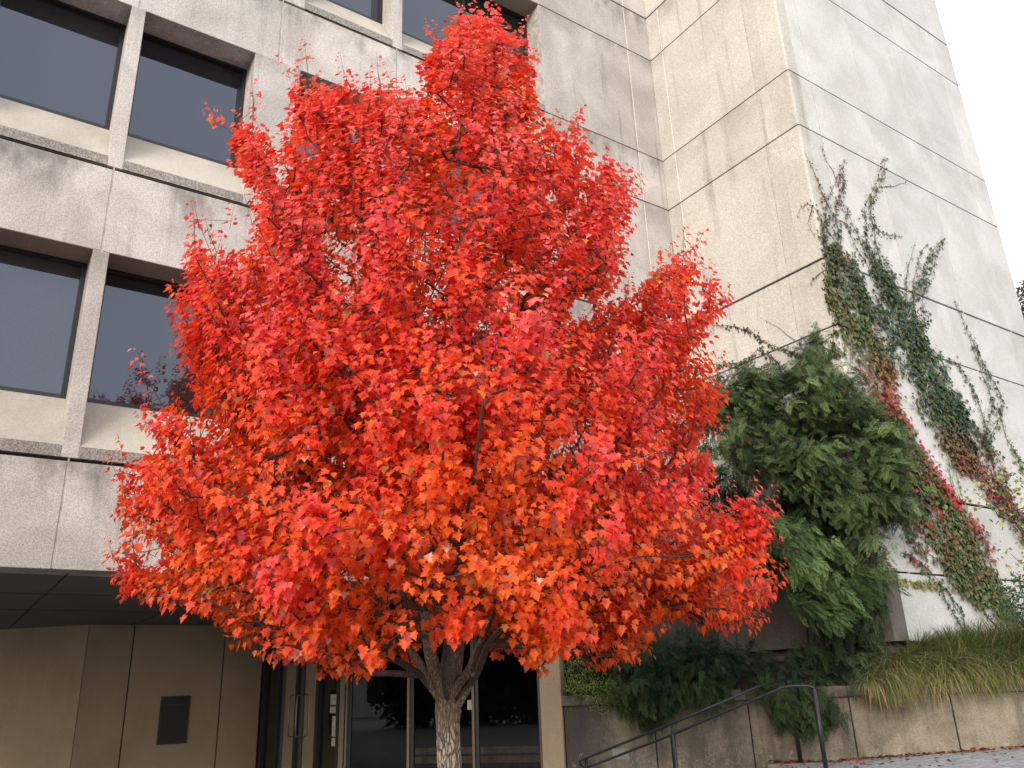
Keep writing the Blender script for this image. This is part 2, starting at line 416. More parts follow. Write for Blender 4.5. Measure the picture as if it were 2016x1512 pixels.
# upper floors close behind the glass
core = MB(); core.box(-5.25, 10.9, YD + .08, 24, .1367 * D + H + .35, 19.2); core.build('dark_interior', 'interior', B)
# soffit and recess
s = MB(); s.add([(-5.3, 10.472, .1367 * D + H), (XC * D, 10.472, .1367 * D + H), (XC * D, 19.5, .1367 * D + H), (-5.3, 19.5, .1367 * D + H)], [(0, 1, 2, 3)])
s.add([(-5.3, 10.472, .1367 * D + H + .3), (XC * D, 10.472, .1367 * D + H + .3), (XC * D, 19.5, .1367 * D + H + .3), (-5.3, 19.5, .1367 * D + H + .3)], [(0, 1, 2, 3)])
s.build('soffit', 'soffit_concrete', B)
s = MB()
for x in np.arange(-4.6, 9, 1.9): s.box(x, x + .02, 10.3, 19, .1367 * D + H - .004, .1367 * D + H + .01)
for y in (12.3, 14.4): s.box(-5.2, 9, y, y + .02, .1367 * D + H - .003, .1367 * D + H + .012)
s.build('soffit_joint', 'gap_dark', B)
ztop = .1367 * D + H + .1
rw = MB()
e0, e1 = np.array([-6., 24.6]), np.array([2.3, 17.0])
def vwall(mb, p, q, z0, z1, t=.3):
    d = np.array([q[0] - p[0], q[1] - p[1]]); d = d / np.linalg.norm(d); nn = np.array([-d[1], d[0]]) * t
    P = [(p[0], p[1]), (q[0], q[1]), (q[0] + nn[0], q[1] + nn[1]), (p[0] + nn[0], p[1] + nn[1])]
    mb.add([(x, y, z0) for x, y in P] + [(x, y, z1) for x, y in P], [(3, 2, 1, 0), (4, 5, 6, 7), (0, 1, 5, 4), (1, 2, 6, 5), (2, 3, 7, 6), (3, 0, 4, 7)])
vwall(rw, e0, e1 - np.array([.004, -.004]), 0.01, ztop)
xs = [2.3, 3.07, 4.73, 5.5]
for a, b in zip(xs[:-1], xs[1:]): rw.box(a + .012, b - .012, 17.0, 17.3, .01, ztop)
rw.build('recess_wall', 'recess_concrete', B)
bk = MB(); bk.box(2.32, 5.6, 17.04, 17.4, .01, ztop); bk.build('recess_joint', 'gap_dark', B)
w1 = W(3.4, -.45, 0); rr = MB(); vwall(rr, (w1[0], w1[1]), (8.49, 10.05), .01, ztop); rr.build('recess_return_wall', 'recess_concrete', B)
# pier beside the glazing
pr = MB(); pr.wbox(3.17, 3.49, -.5, .06, .01, ztop); pr.build('entrance_pier', 'recess_concrete', B, bevel=.01)
# glazing
GZ = ztop - .02
gf = MB(); gf.wbox(-.13, -.045, -.16, .05, .01, GZ); gf.wbox(-.035, .0, -.10, .03, .01, GZ)
gf.build('glazing_post', 'bronze_light', B, bevel=.004)
for i, (a, b) in enumerate(((.0, 1.03), (1.07, 2.09), (2.13, 3.17))):
    wf = MB(); wf.wbox(a, b, -.06, .0, .01, .14); wf.wbox(a, b, -.06, 0, GZ - .08, GZ)
    wf.wbox(a, a + .05, -.06, -.01, .14, GZ - .08)
    wo = wf.build('entrance_window', 'bronze_frame', B)
    p = MB(); p.add([W(a + .05, -.03, .14), W(b, -.03, .14), W(b, -.03, GZ - .08), W(a + .05, -.03, GZ - .08)], [(0, 1, 2, 3)])
    p.build('glass_pane', 'entrance_glass', wo)
for a in (1.03, 2.09, 3.13):
    p = MB(); p.wbox(a, a + .04, -.08, .04, .01, GZ); p.build('glazing_mullion', 'bronze_light', B, bevel=.003)
# lobby behind the glass
lb = MB(); lb.wbox(-5.2, 5.2, -3.6, -3.4, .01, ztop); lb.build('lobby_wall', 'interior', B)
lb = MB(); lb.wbox(-.1, 3.2, -3.0, -.12, .005, .012); lb.build('lobby_floor', 'interior', B)
lb = MB(); lb.wbox(3.25, 3.35, -3.0, -.52, .01, ztop); lb.build('lobby_side_wall', 'interior', B)
# door wall at x = 5.53 facing left
DX = 5.53
def yz(b, y0, y1, z0, z1, x0, x1): b.box(x0, x1, y0, y1, z0, z1)
hdr = MB(); yz(hdr, 13.1, 16.95, 2.35, ztop, DX, DX + .2); hdr.build('door_header', 'bronze_frame', B)
fm = MB()
for y in (16.85, 15.98, 15.03, 14.05, 13.16): yz(fm, y - .05, y + .05, .01, 2.35, DX - .03, DX + .12)
fm.build('door_frame', 'bronze_frame', B)
for y0, y1, lab in ((15.08, 15.93, 1), (14.10, 14.98, 2)):
    dm = MB(); yz(dm, y0, y0 + .09, .03, 2.33, DX, DX + .06); yz(dm, y1 - .09, y1, .03, 2.33, DX, DX + .06)
    yz(dm, y0 + .09, y1 - .09, .03, .28, DX, DX + .06); yz(dm, y0 + .09, y1 - .09, 2.2, 2.33, DX, DX + .06)
    do = dm.build('door', 'bronze_frame', B)
    p = MB(); p.add([(DX + .03, y0 + .09, .28), (DX + .03, y1 - .09, .28), (DX + .03, y1 - .09, 2.2), (DX + .03, y0 + .09, 2.2)], [(0, 1, 2, 3)]); p.build('glass_pane', 'entrance_glass', do)
    hy = y1 - .13 if lab == 2 else y0 + .13
    h = MB(); h.tube([(DX, hy, .95), (DX - .07, hy, .97), (DX - .08, hy, 1.1), (DX - .08, hy, 1.5), (DX - .07, hy, 1.63), (DX, hy, 1.65)], .014, 8); h.build('door_handle', 'door_handle_metal', do, smooth=True)
for y0, y1 in ((16.03, 16.8), (13.21, 14.0)):
    p = MB(); yz(p, y0, y1, .12, 2.33, DX + .03, DX + .04); p.build('side_light', 'entrance_glass', B)
    
# tower: side facing left (x = XC) and front (y = YT)
YT = .681; XR = 1.772
tb = MB(); ch = .035
trows = [(.041, .1367)] + rows[1:] if rows[0][0] < 0 else rows
ycols = [YT, .753, .965, 1.0]
xcols = [XC, 1.16, 1.335, 1.52, 1.70, XR]
left = MB(); shade_row = MB(); front = MB(); wc2 = MB()
for z0, z1 in trows:
    za, zb_ = (z0 + groove(z0)) * D + H, (z1 - groove(z1)) * D + H
    for a, b in zip(ycols[:-1], ycols[1:]):
        a2 = a * D + (.45 if a == YT else vg * D)
        (shade_row if z0 < .13 else left).box(XC * D, XC * D + .4, a2, b * D - (vg * D if b < 1 else -.3), za, zb_)
    # corner piece with a small chamfer
    c0, y0 = XC * D, YT * D
    (shade_row if z0 < .13 else left).add([(c0, y0 + ch, za), (c0 + ch, y0, za), (c0 + .3, y0, za), (c0 + .3, y0 + .449, za), (c0, y0 + .449, za),
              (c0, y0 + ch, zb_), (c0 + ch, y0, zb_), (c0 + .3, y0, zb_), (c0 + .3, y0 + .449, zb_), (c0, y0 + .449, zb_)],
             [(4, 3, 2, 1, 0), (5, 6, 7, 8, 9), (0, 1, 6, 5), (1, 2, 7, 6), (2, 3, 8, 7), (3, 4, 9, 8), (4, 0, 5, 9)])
    for a, b in zip(xcols[:-1], xcols[1:]):
        a2 = a * D + (.3015 if a == XC else vg * D)
        front.box(a2, b * D - (vg * D if b < XR else 0), YT * D, YT * D + .4, za, zb_)
    for y in (.753,): caulk_z = wc2.box(XC * D + .004, XC * D + .2, (y - vg) * D + .001, (y + vg) * D - .001, za, zb_)
shade_row.build('tower_base_wall', 'shade_concrete', B, bevel=.006)  # lowest side row, shade under the conifer painted as darker concrete
left.build('tower_side_wall', 'concrete_tower', B, bevel=.006)
front.build('tower_front_wall', 'concrete_light_side', B, bevel=.006)
for z0, z1 in trows:
    za, zb_ = (z0 + groove(z0)) * D + H, (z1 - groove(z1)) * D + H
    if z0 > .1: whitec.box(XC * D + .003, XC * D + .2, .965 * D - .008, .965 * D + .008, za, zb_)
whitec.build('pale_joint_filler', 'pale_caulk', B)
for x in xcols[1:-1]:
    wc2.box((x - vg) * D + .001, (x + vg) * D - .001, YT * D + .005, YT * D + .2, .5 + H, 19)
wc2.build('tower_joint_filler', 'thin_caulk', B)
bk = MB(); bk.box(XC * D + .05, XR * D - .05, YT * D + .05, 20, .041 * D + H + .02, 19.25); bk.build('tower_backing', 'gap_dark', B)
sd = MB(); sd.box(XR * D - .3, XR * D, YT * D + .402, 20, .041 * D + H, 19.3); sd.build('tower_far_wall', 'concrete_light_side', B)
pl = MB(); pl.box(XC * D + .18, XR * D - .2, YT * D + .2, 11, 0, .041 * D + H - .002); pl.build('plinth', 'soffit_concrete', B)

# ------------------------------------------------------------------ plaque, notices, bench
t = thing('plaque', 'dark bronze rectangular plaque on the shaded entrance wall', 'plaque', (3.9, 16.98, H - .7))
b = MB(); b.box(3.66, 4.17, 16.965, 17.0, H - .71, H + .11); b.build('plate', 'dark_plaque', t, bevel=.006)
b = MB(); b.box(3.66, 4.17, 16.955, 16.965, H + .09, H + .11); b.box(3.66, 4.17, 16.955, 16.965, H - .71, H - .69)
b.box(3.66, 3.68, 16.955, 16.965, H - .69, H + .09); b.box(4.15, 4.17, 16.955, 16.965, H - .69, H + .09); b.box(3.70, 4.13, 16.958, 16.965, H - .045, H - .03)
b.build('raised_border', 'plaque_relief', t)
def sheet(name, label, x0, x1, y0, y1, mat='paper'):      # a sheet of paper on the side light beside the doors
    c = [(x, y) for x in (x0, x1) for y in (y0, y1)]
    ya = onX(x0, (y0 + y1) / 2, DX + .028)[1]; yb = onX(x1, (y0 + y1) / 2, DX + .028)[1]
    za, zb2 = onX((x0 + x1) / 2, y1, DX + .028)[2], onX((x0 + x1) / 2, y0, DX + .028)[2]
    b = MB(); b.box(DX + .024, DX + .027, min(ya, yb), max(ya, yb), za, zb2)
    tag(b.build(name, mat), label, 'notice', 'notices on the door glass')
sheet('paper_notice', 'upper pale paper notice on the glass beside the doors', 651, 663, 1367, 1388)
sheet('paper_notice', 'small pale paper notice just under the upper one', 650, 661, 1391, 1404)
sheet('paper_notice', 'long pale paper notice halfway down the door side glass', 654, 662, 1410, 1450)
sheet('paper_notice', 'lowest pale paper notice on the door side glass', 653, 661, 1453, 1469)
b = MB(); b.wbox(2.0, 2.09, -.026, -.022, H - .27, H - .13)
tag(b.build('paper_notice', 'paper'), 'beige card on the entrance glass right behind the maple trunk', 'notice')
t = thing('slatted_bench', 'brown slatted bench behind the entrance glass', 'bench', W(2.0, -.5, 0))
for i, z in enumerate((H - .86, H - .99)):
    b = MB(); b.wbox(.93, 3.1, -.53, -.50, z - .05, z + .045); b.build('back_slat', 'bench_wood', t, bevel=.004)
for i in range(3):
    b = MB(); b.wbox(.93, 3.1, -.49 + i * .13, -.38 + i * .13, .43, .46); b.build('seat_slat', 'bench_wood', t, bevel=.004)
for s in (1.2, 2.85):
    b = MB(); b.wbox(s, s + .05, -.58, -.531, .02, H - .84); b.wbox(s, s + .05, -.53, -.14, .38, .428); b.wbox(s, s + .05, -.2, -.141, .02, .38); b.build('leg', 'black_rail', t)

# ------------------------------------------------------------------ retaining wall
t = thing('retaining_wall', 'weathered tan concrete retaining wall with dark stains and a capping', 'wall', W(5.5, 0, 0))
b = MB(); js = [3.5, 4.80, 6.10, 7.40, 8.62, 9.9, 11.2, 12.5]
for a, c in zip(js[:-1], js[1:]): b.wbox(a + .008, c - .008, -.3, 0, .01, H - .262)
b.build('wall_panel', 'retaining_concrete', t, bevel=.008)
b = MB(); b.wbox(3.5, 12.5, -.28, -.02, .01, H - .27); b.build('wall_joint', 'gap_dark', t)
b = MB()
for a, c in zip(js[:-1], js[1:]): b.wbox(a - (.03 if a == 3.5 else 0), c - .003, -.33, .045, H - .26, H - .12)
b.build('capping', 'cap_concrete', t, bevel=.012)
b = MB(); c0 = onW(1205, 1474); c1 = onW(1239, 1494); s0, s1 = (c0 - P0) @ WU, (c1 - P0) @ WU
b.wbox(s0, s1, .0, .012, c1[2], c0[2]); o = b.build('vent_frame', 'vent_metal', t)
b = MB(); b.wbox(s0 + .03, s1 - .02, .012, .018, c1[2] + .02, c0[2] - .02); b.build('vent_plate', 'vent_metal', o)
c = onW(1623, 1453); b = MB(); b.tube([c + WN * -.06, c + WN * .004], .04, 14); b.build('weep_hole', 'gap_dark', t)

# ------------------------------------------------------------------ handrail
t = thing('stair_handrail', 'black tubular steel handrail sloping up beside the retaining wall', 'handrail', onW(1610, 1512, 1.9) * np.array([1, 1, 0]))
def hr(x, y, off): return onW(x, y, off)
r = .015
o1, o2 = 1.9, 1.75
top_end, top_kn, low_end = hr(1603, 1351, o1), hr(1541, 1352, o1), hr(1150, 1511, o1)
b = MB()
bend = [hr(x, y, o1) for x, y in ((1603, 1362), (1600, 1353), (1590, 1350), (1560, 1350.5), (1541, 1353), (1528, 1359))]
b.tube(bend + [hr(1324, 1446, o1), hr(1170, 1506, o1), hr(1150, 1512, o1), hr(1143, 1506, (o1 + o2) / 2), hr(1142, 1499, o2), hr(1150, 1494, o2), hr(1180, 1482, o2), hr(1324, 1424, o2), hr(1440, 1375, o2), hr(1490, 1352, 1.2), hr(1556, 1335, .5)], r, 10)
b.build('rail', 'black_rail', t, smooth=True)
foot = lambda p, z: np.array([p[0], p[1], z])
b = MB(); p = hr(1602, 1356, o1); b.tube([p, foot(p, H - 1.06)], .026, 10); b.build('post', 'black_rail', t, smooth=True)
b = MB(); p = hr(1324, 1446, o1); b.tube([p, foot(p, .1)], .03, 10); b.build('post', 'black_rail', t, smooth=True)
b = MB(); b.tube([hr(1323, 1424, o2), hr(1324, 1446, o1)], .012, 8); b.build('spacer', 'black_rail', t, smooth=True)
b = MB(); b.tube([hr(1154, 1493, o2), hr(1155, 1511, o1), foot(hr(1155, 1511, o1), .1)], .018, 8); b.build('post', 'black_rail', t, smooth=True)
b = MB(); p0 = hr(1577, 1504, .12); p = np.array([p0[0], p0[1], hr(1556, 1335, .5)[2]]); b.tube([p0, p], .028, 10); b.build('post', 'black_rail', t, smooth=True)

# ------------------------------------------------------------------ tree machinery
def grow(nodes, parent, targets, up=.25, step=.22, sag=.0):
    """join target points to the nearest suitable node; returns node array, parents, index of each target"""
    nodes = [np.array(n, float) for n in nodes]; parent = list(parent); idx = []
    A = np.zeros((len(nodes) + len(targets) * 14, 3)); A[:len(nodes)] = nodes; n = len(nodes)
    par = np.full(len(A), -1); par[:n] = parent
    root = A[0].copy()
    for tp in targets:
        d = tp - A[:n]; L = np.linalg.norm(d, axis=1)
        cost = L + up * np.maximum(0, -d[:, 2]) * 2.5 + .12 * np.linalg.norm(A[:n] - root, axis=1)
        j = int(np.argmin(cost)); k = max(1, int(L[j] / step)); prev = j
        for q in range(1, k + 1):
            f = q / k
            A[n] = A[j] + (tp - A[j]) * f + np.array([0, 0, -sag * math.sin(f * math.pi) * L[j]]) + (rng.normal(0, .012, 3) if q < k else 0)
            par[n] = prev; prev = n; n += 1
        idx.append(prev)
    return A[:n], par[:n], np.array(idx)
def branch_mesh(A, par, tips, tip_r=.0035, expo=2.4, rmax=.09, nmin=4):
    n = len(A); w = np.zeros(n)
    w[tips] += 1
    for i in range(n - 1, 0, -1):
        if w[i] == 0: w[i] = 1
    acc = w.copy()
    for i in range(n - 1, 0, -1): acc[par[i]] += acc[i] if par[i] >= 0 else 0
    rad = np.minimum(tip_r * acc ** (1 / expo), rmax)
    V, F, b = [], [], 0
    for i in range(1, n):
        p = par[i]
        if p < 0: continue
        P = np.stack([A[p], A[i]]); k = 4 if rad[i] < .012 else 7
        v, f = tube_np(P, np.array([min(rad[p], rad[i] * 1.35), rad[i]]), k)
        V.append(v); F.append(np.array(f) + b); b += len(v)
    return np.concatenate(V), [np.concatenate(F)], rad

# ------------------------------------------------------------------ the red maple
TX, TY = 3.31, 5.82
OUT = [(905,35),(935,30),(975,42),(1025,70),(1040,110),(1045,180),(1060,235),(1095,262),(1135,250),(1150,300),(1185,335),(1245,375),(1240,440),(1210,480),(1210,530),(1195,575),(1240,590),(1290,525),(1335,480),(1365,505),(1380,550),(1420,578),(1415,610),(1370,660),(1330,715),(1405,738),(1415,790),(1385,850),(1400,930),(1385,1005),(1440,1000),(1475,965),(1505,990),(1500,1060),(1525,1130),(1495,1180),(1475,1225),(1400,1235),(1330,1190),(1265,1225),(1250,1290),(1190,1300),(1120,1275),(1050,1290),(990,1272),(955,1250),(880,1245),(815,1268),(775,1318),(700,1330),(640,1315),(560,1290),(490,1255),(460,1215),(385,1185),(300,1195),(255,1135),(240,1060),(250,1000),(228,935),(290,900),(330,868),(300,815),(370,800),(390,740),(358,690),(365,640),(355,580),(365,520),(400,485),(450,495),(510,500),(525,440),(505,380),(468,300),(440,250),(495,245),(545,285),(590,235),(585,165),(630,170),(680,190),(730,170),(785,180),(830,205),(842,150),(862,105),(855,65)]
prof = np.array([(-.1, 1.3), (.1, 2.1), (.45, 2.75), (1.0, 2.9), (1.8, 2.75), (2.8, 2.6), (3.8, 2.35), (4.6, 2.0), (5.3, 1.4), (5.9, .9), (6.6, .3)])
HOLES = [((1082, 395), 20), ((1140, 612), 34), ((1025, 752), 18), ((832, 742), 13), ((606, 300), 24), ((1205, 590), 22), ((935, 868), 13), ((1390, 865), 20)]
def sample_crown(n, shell):
    out = []
    while sum(len(o) for o in out) < n:
        m = 20000
        z = rng.uniform(-.15, 6.7, m); a = rng.uniform(0, 2 * np.pi, m); Rz = np.interp(z, prof[:, 0], prof[:, 1])
        q = rng.uniform(0, 1, m) ** (.5 if not shell else .22) * Rz
        P = np.stack([TX + q * np.cos(a), TY + q * np.sin(a), z + H], 1)
        keep = rng.uniform(0, 1, m) < (Rz / 2.9) ** 2
        P = P[keep]; pr = project(P)
        k = inpoly(pr, OUT)
        for (hx, hy), hr_ in HOLES: k &= np.hypot(pr[:, 0] - hx, pr[:, 1] - hy) > hr_
        out.append(P[k])
    return np.concatenate(out)[:n]
T0 = np.array([TX, TY, 0.])
def tp(x, y, dd=0.):                                     # a point near the trunk plane
    d = ray(x, y); k = 6.2 / (d @ cf); return EYE + d * k * (1 + dd / 6.2)
limbs = []                                              # hand placed scaffold near the fork
fork = tp(882, 1385)
base = np.array([fork[0] + .01, fork[1] - .01, 0.])
scaf = [(fork, -1)]
def limb(pts, start=0):
    p = start; ids = []
    for q in pts: scaf.append((q, p)); p = len(scaf) - 1; ids.append(p)
    return ids
lead = limb([tp(884, 1330, .05), tp(890, 1250, .1), tp(893, 1120, .2), tp(897, 960, .3), tp(893, 800, .5), tp(900, 640, .8), tp(905, 480, 1.1), tp(920, 320, 1.5), tp(930, 190, 1.8), tp(935, 90, 2.0)])
limb([tp(862, 1345, -.05), tp(846, 1290, -.1), tp(835, 1200, -.2), tp(800, 1080, -.3), tp(760, 960, -.3), tp(700, 800, -.3), tp(650, 600, 0), tp(610, 400, .4), tp(595, 230, .8)])
limb([tp(850, 1350, .0), tp(838, 1330, .0), tp(812, 1287, .1), tp(770, 1230, .2), tp(660, 1130, .4), tp(520, 1010, .6), tp(400, 900, .7)])
limb([tp(846, 1352, -.1), tp(825, 1325, -.15), tp(788, 1304, -.3), tp(700, 1260, -.6), tp(560, 1180, -.8), tp(400, 1090, -.8)])
limb([tp(905, 1350, .0), tp(930, 1315, .0), tp(945, 1268, .1), tp(985, 1180, .2), tp(1060, 1040, .3), tp(1150, 880, .5), tp(1240, 720, .8), tp(1330, 570, 1.2)])
limb([tp(907, 1372, -.05), tp(938, 1330, -.1), tp(962, 1268, -.15), tp(1030, 1200, -.4), tp(1150, 1130, -.7), tp(1290, 1100, -.8), tp(1420, 1080, -.6)])
limb([tp(872, 1340, -.3), tp(880, 1240, -.7), tp(900, 1100, -1.1), tp(930, 960, -1.5), tp(950, 800, -1.6), tp(960, 600, -1.3)])
limb([tp(892, 1330, .3), tp(930, 1220, .8), tp(980, 1080, 1.3), tp(1050, 880, 1.7), tp(1100, 650, 2.0), tp(1130, 430, 2.2)])
limb([tp(870, 1330, .3), tp(820, 1220, .8), tp(740, 1080, 1.3), tp(620, 880, 1.6), tp(540, 600, 1.7), tp(480, 380, 1.6)])
def outdir(P):
    h_ = np.clip((P[:, 2] - H) / 6.0, 0, 1)[:, None]
    o_ = norm((P - np.array([TX, TY, 0])) * [1, 1, 0])
    return norm(o_ * (1.0 - .75 * h_ ** .7) + np.array([0, 0, 1.]) * (-.02 + 1.25 * h_ ** .6) + rng.normal(0, .12, P.shape))
def plumes(tips, per, ln, rd):
    """leafy side branches: clusters packed along an axis that ends at the crown surface"""
    d_ = outdir(tips); n_ = len(tips)
    t_ = rng.uniform(0, 1, (n_, per, 1)) ** .85; L_ = rng.uniform(.75, 1.25, (n_, 1, 1)) * ln
    ax = tips[:, None] - d_[:, None] * (t_ * L_)
    r_ = rd * (.14 + .86 * np.clip(t_ * 1.5, 0, 1) ** .8)
    q_ = norm(rng.normal(0, 1, (n_, per, 3))) * rng.uniform(0, 1, (n_, per, 1)) ** .5 * r_
    return (ax + q_).reshape(-1, 3), np.broadcast_to(1 - t_, (n_, per, 1)).reshape(-1)
# leaders that break the outline: long thin upright shoots
tipsL = [(905,32,2.1),(935,28,2.0),(975,40,2.0),(1028,60,1.9),(850,62,1.8),(862,85,1.7),(590,150,1.0),(630,175,.8),(675,135,.9),(700,170,1.0),(730,165,1.1),(765,175,1.2),(800,182,1.3),(828,205,1.4),(1140,232,1.6),(1095,240,1.7),(1048,120,1.9),(1255,372,1.3),(1215,345,1.4),(1190,310,1.5),(1345,470,1.2),(1325,500,1.2),(1425,585,1.0),(1395,540,1.0),(430,240,1.2),(415,235,1.2),(470,240,1.2),(500,215,1.2),(382,432,.4),(455,435,.5),(345,580,.3),(372,530,.3),(240,890,.3),(300,800,.2),(225,925,.2),(220,1090,-.2),(242,960,0),(1480,965,-.5),(1512,990,-.5),(1530,1135,-.6),(1440,985,-.5),(285,830,.2),(565,140,1.0),(1500,1020,-.6),(1180,640,.8),(1060,250,1.8),(560,520,-.9),(700,560,-1.2),(820,640,-1.3),(1010,560,-1.2),(760,740,-1.6)]
tipP = np.array([tp(x, y, d * .9) for x, y, d in tipsL])
surf = sample_crown(12000, True)
q0 = np.hypot(surf[:, 0] - TX, surf[:, 1] - TY) / np.interp(surf[:, 2] - H, prof[:, 0], prof[:, 1])
surf = surf[q0 > .55]; sel = []
for p_ in surf:                                          # spaced apart so that gaps of shade stay between the plumes
    if len(sel) < 200 and (not sel or np.min(np.linalg.norm(np.array(sel) - p_, axis=1)) > .40): sel.append(p_)
sel = np.array(sel)
hi = sel[sel[:, 2] > H + 1.6]; hi = hi[rng.uniform(0, 1, len(hi)) < .75]
tipP = np.concatenate([tipP, hi + norm(outdir(hi) + [0, 0, .5]) * rng.uniform(.16, .36, (len(hi), 1))])
c1, k1 = plumes(np.concatenate([sel, tipP[:len(tipsL)] - [0, 0, .12]]), 46, 1.0, .26)
c2 = sample_crown(2300, False); k2 = np.full(len(c2), .2)
tg = np.concatenate([c1, c2]); tk = np.concatenate([k1, k2])
pj = project(tg); edge_ok = inpoly(pj + rng.normal(0, 9, pj.shape), OUT)
for (hx, hy), hr_ in HOLES: edge_ok &= np.hypot(pj[:, 0] - hx, pj[:, 1] - hy) > hr_
edge_ok &= (tg[:, 2] > H + .02)
tg, tk = tg[edge_ok], tk[edge_ok]
ordr = np.argsort(np.linalg.norm(tg - (T0 + [0, 0, 1.5]), axis=1)); tg, tk = tg[ordr], tk[ordr]; tk = np.concatenate([tk, np.full(len(tipP), 1.)])
A, par, idx = grow([q for q, _ in scaf], [p for _, p in scaf], np.concatenate([tg, tipP]), up=.6)
maple = thing('maple_tree', 'young maple with dense bright red and orange autumn leaves and a forked trunk', 'tree', (base[0], base[1], 0))
V, F, rad = branch_mesh(A, par, idx, .0021, 2.5, .024)
mesh_np('branch', V, F, 'twig_bark', maple)
# thick trunk and visible lower limbs, one skinned-looking set of tapered tubes with lumps
tv, tf = [], []
def fat(pts, radii, n=20, lump=.08, nseg=10):
    pts = np.array(pts); m = len(pts)
    tt = np.linspace(0, m - 1, (m - 1) * nseg + 1)
    # Catmull-Rom
    Pp = np.concatenate([[2 * pts[0] - pts[1]], pts, [2 * pts[-1] - pts[-2]]])
    C = []
    for u_ in tt:
        i = min(int(u_), m - 2); f = u_ - i; p0, p1, p2, p3 = Pp[i], Pp[i + 1], Pp[i + 2], Pp[i + 3]
        C.append(.5 * ((2 * p1) + (-p0 + p2) * f + (2 * p0 - 5 * p1 + 4 * p2 - p3) * f * f + (-p0 + 3 * p1 - 3 * p2 + p3) * f ** 3))
    C = np.array(C); rr = np.interp(tt, range(m), radii)
    v, f = tube_np(C, rr, n)
    a = np.tile(np.arange(n), len(C)); L = np.repeat(np.arange(len(C)), n)
    cen = np.repeat(C, n, axis=0)
    k = 1 + lump * (np.sin(a * 2 * np.pi / n * 3 + L * .13) * .5 + np.sin(a * 2 * np.pi / n * 5 - L * .21 + 1) * .35 + rng.normal(0, .22, len(v)))
    v = cen + (v - cen) * k[:, None]
    b0 = sum(len(x) for x in tv); tv.append(v); tf.append(np.array(f) + b0)
fat([base, base + [0, 0, .4], base + [.0, 0, .8], fork - [0, 0, .18], fork - [0, 0, .05], fork + [0, 0, .1], tp(890, 1250, .1)], [.125, .098, .09, .088, .10, .085, .05], 28, .05)
fat([fork - [0, 0, .12], tp(866, 1350, -.04), tp(848, 1290, -.1), tp(835, 1200, -.2)], [.06, .056, .047, .03])
fat([fork - [0, 0, .10], tp(856, 1352, -.02), tp(838, 1326, .0), tp(812, 1284, .1), tp(770, 1230, .2)], [.04, .040, .034, .026, .017])
fat([fork - [0, 0, .06], tp(846, 1350, -.1), tp(825, 1325, -.15), tp(786, 1303, -.3), tp(700, 1260, -.6)], [.03, .026, .021, .015, .008])
fat([fork - [0, 0, .10], tp(898, 1352, .0), tp(922, 1322, .0), tp(944, 1268, .1), tp(985, 1180, .2)], [.05, .042, .032, .024, .016])
fat([fork - [0, 0, .10], tp(908, 1378, -.05), tp(938, 1325, -.1), tp(964, 1262, -.15), tp(1030, 1200, -.4)], [.04, .026, .021, .016, .01])
fat([fork, tp(884, 1330, -.06), tp(887, 1240, -.7)], [.06, .045, .025])
fat([fork, tp(900, 1300, .1), tp(905, 1230, .3), tp(930, 1150, .7)], [.06, .045, .038, .02])
mesh_np('trunk', np.concatenate(tv), [np.concatenate(tf)], 'bark', maple, smooth=True)
# shoots with leaves
nS = len(idx); tipN = A[idx]; pd = norm(A[idx] - A[par[idx]])
axis_pt = np.stack([np.full(nS, TX), np.full(nS, TY), np.maximum(tipN[:, 2] * .5, 1.2)], 1)
outw = norm((tipN - axis_pt) * [1, 1, 0.25])
hz = np.clip((tipN[:, 2] - H) / 6.0, 0, 1)[:, None]
sd_ = norm(outw * (.75 - .45 * hz) + pd * .5 + np.array([0, 0, 1.]) * (.05 + 1.2 * hz) + rng.normal(0, .25, (nS, 3)))
leader = np.zeros(nS, bool); leader[-len(tipP):] = True
sd_[leader] = norm(pd[leader] * .3 + np.array([0, 0, 1.]) * .9 + outw[leader] * .25)
slen = rng.uniform(.14, .30, nS) * (1 - .25 * hz[:, 0]); slen[leader] = .22
nl = 12
O, Yd, Nd, S, SI = [], [], [], [], []
twV, twF, b0 = [], [], 0
for q in range(nl):
    f = (q // 2 + .6) / (nl / 2)
    o = tipN + sd_ * (slen * f * 1.0 - slen * .35)[:, None]
    ang = rng.uniform(0, 2 * np.pi, nS)
    side = norm(np.cross(sd_, np.stack([np.cos(ang), np.sin(ang), .3 * np.sin(3 * ang)], 1)))
    if q % 2: side = -side
    pet = rng.uniform(.03, .075, nS)[:, None] * (1 - .45 * f)
    o = o + (side * .8 + sd_ * .35) * pet
    droop = (.95 - .45 * hz)
    yd = norm(side * .55 + outw * .55 + np.array([0, 0, -1.]) * droop * rng.uniform(.3, 1.3, (nS, 1)) + rng.normal(0, .18, (nS, 3)))
    n_ = norm(outw * .75 + np.array([0, 0, 1.]) * .75 + rng.normal(0, .30, (nS, 3)))
    n_ = norm(n_ - yd * (n_ * yd).sum(1, keepdims=True))
    s = rng.uniform(.044, .084, nS) * (.90 + .10 * hz[:, 0]) * (1 - .3 * f)
    s[leader] *= .62 if f > .5 else .8
    keep = rng.uniform(0, 1, nS) < np.where(leader, 1., .93)
    O.append(o[keep]); Yd.append(yd[keep]); Nd.append(n_[keep]); S.append(s[keep]); SI.append(np.where(keep)[0])
O, Yd, Nd, S, SI = map(np.concatenate, (O, Yd, Nd, S, SI))
okk = O[:, 2] > H + .02
O, Yd, Nd, S, SI = O[okk], Yd[okk], Nd[okk], S[okk], SI[okk]
V, F = place(MAPLE[0], MAPLE[1], O, Yd, Nd, S * 1.0)
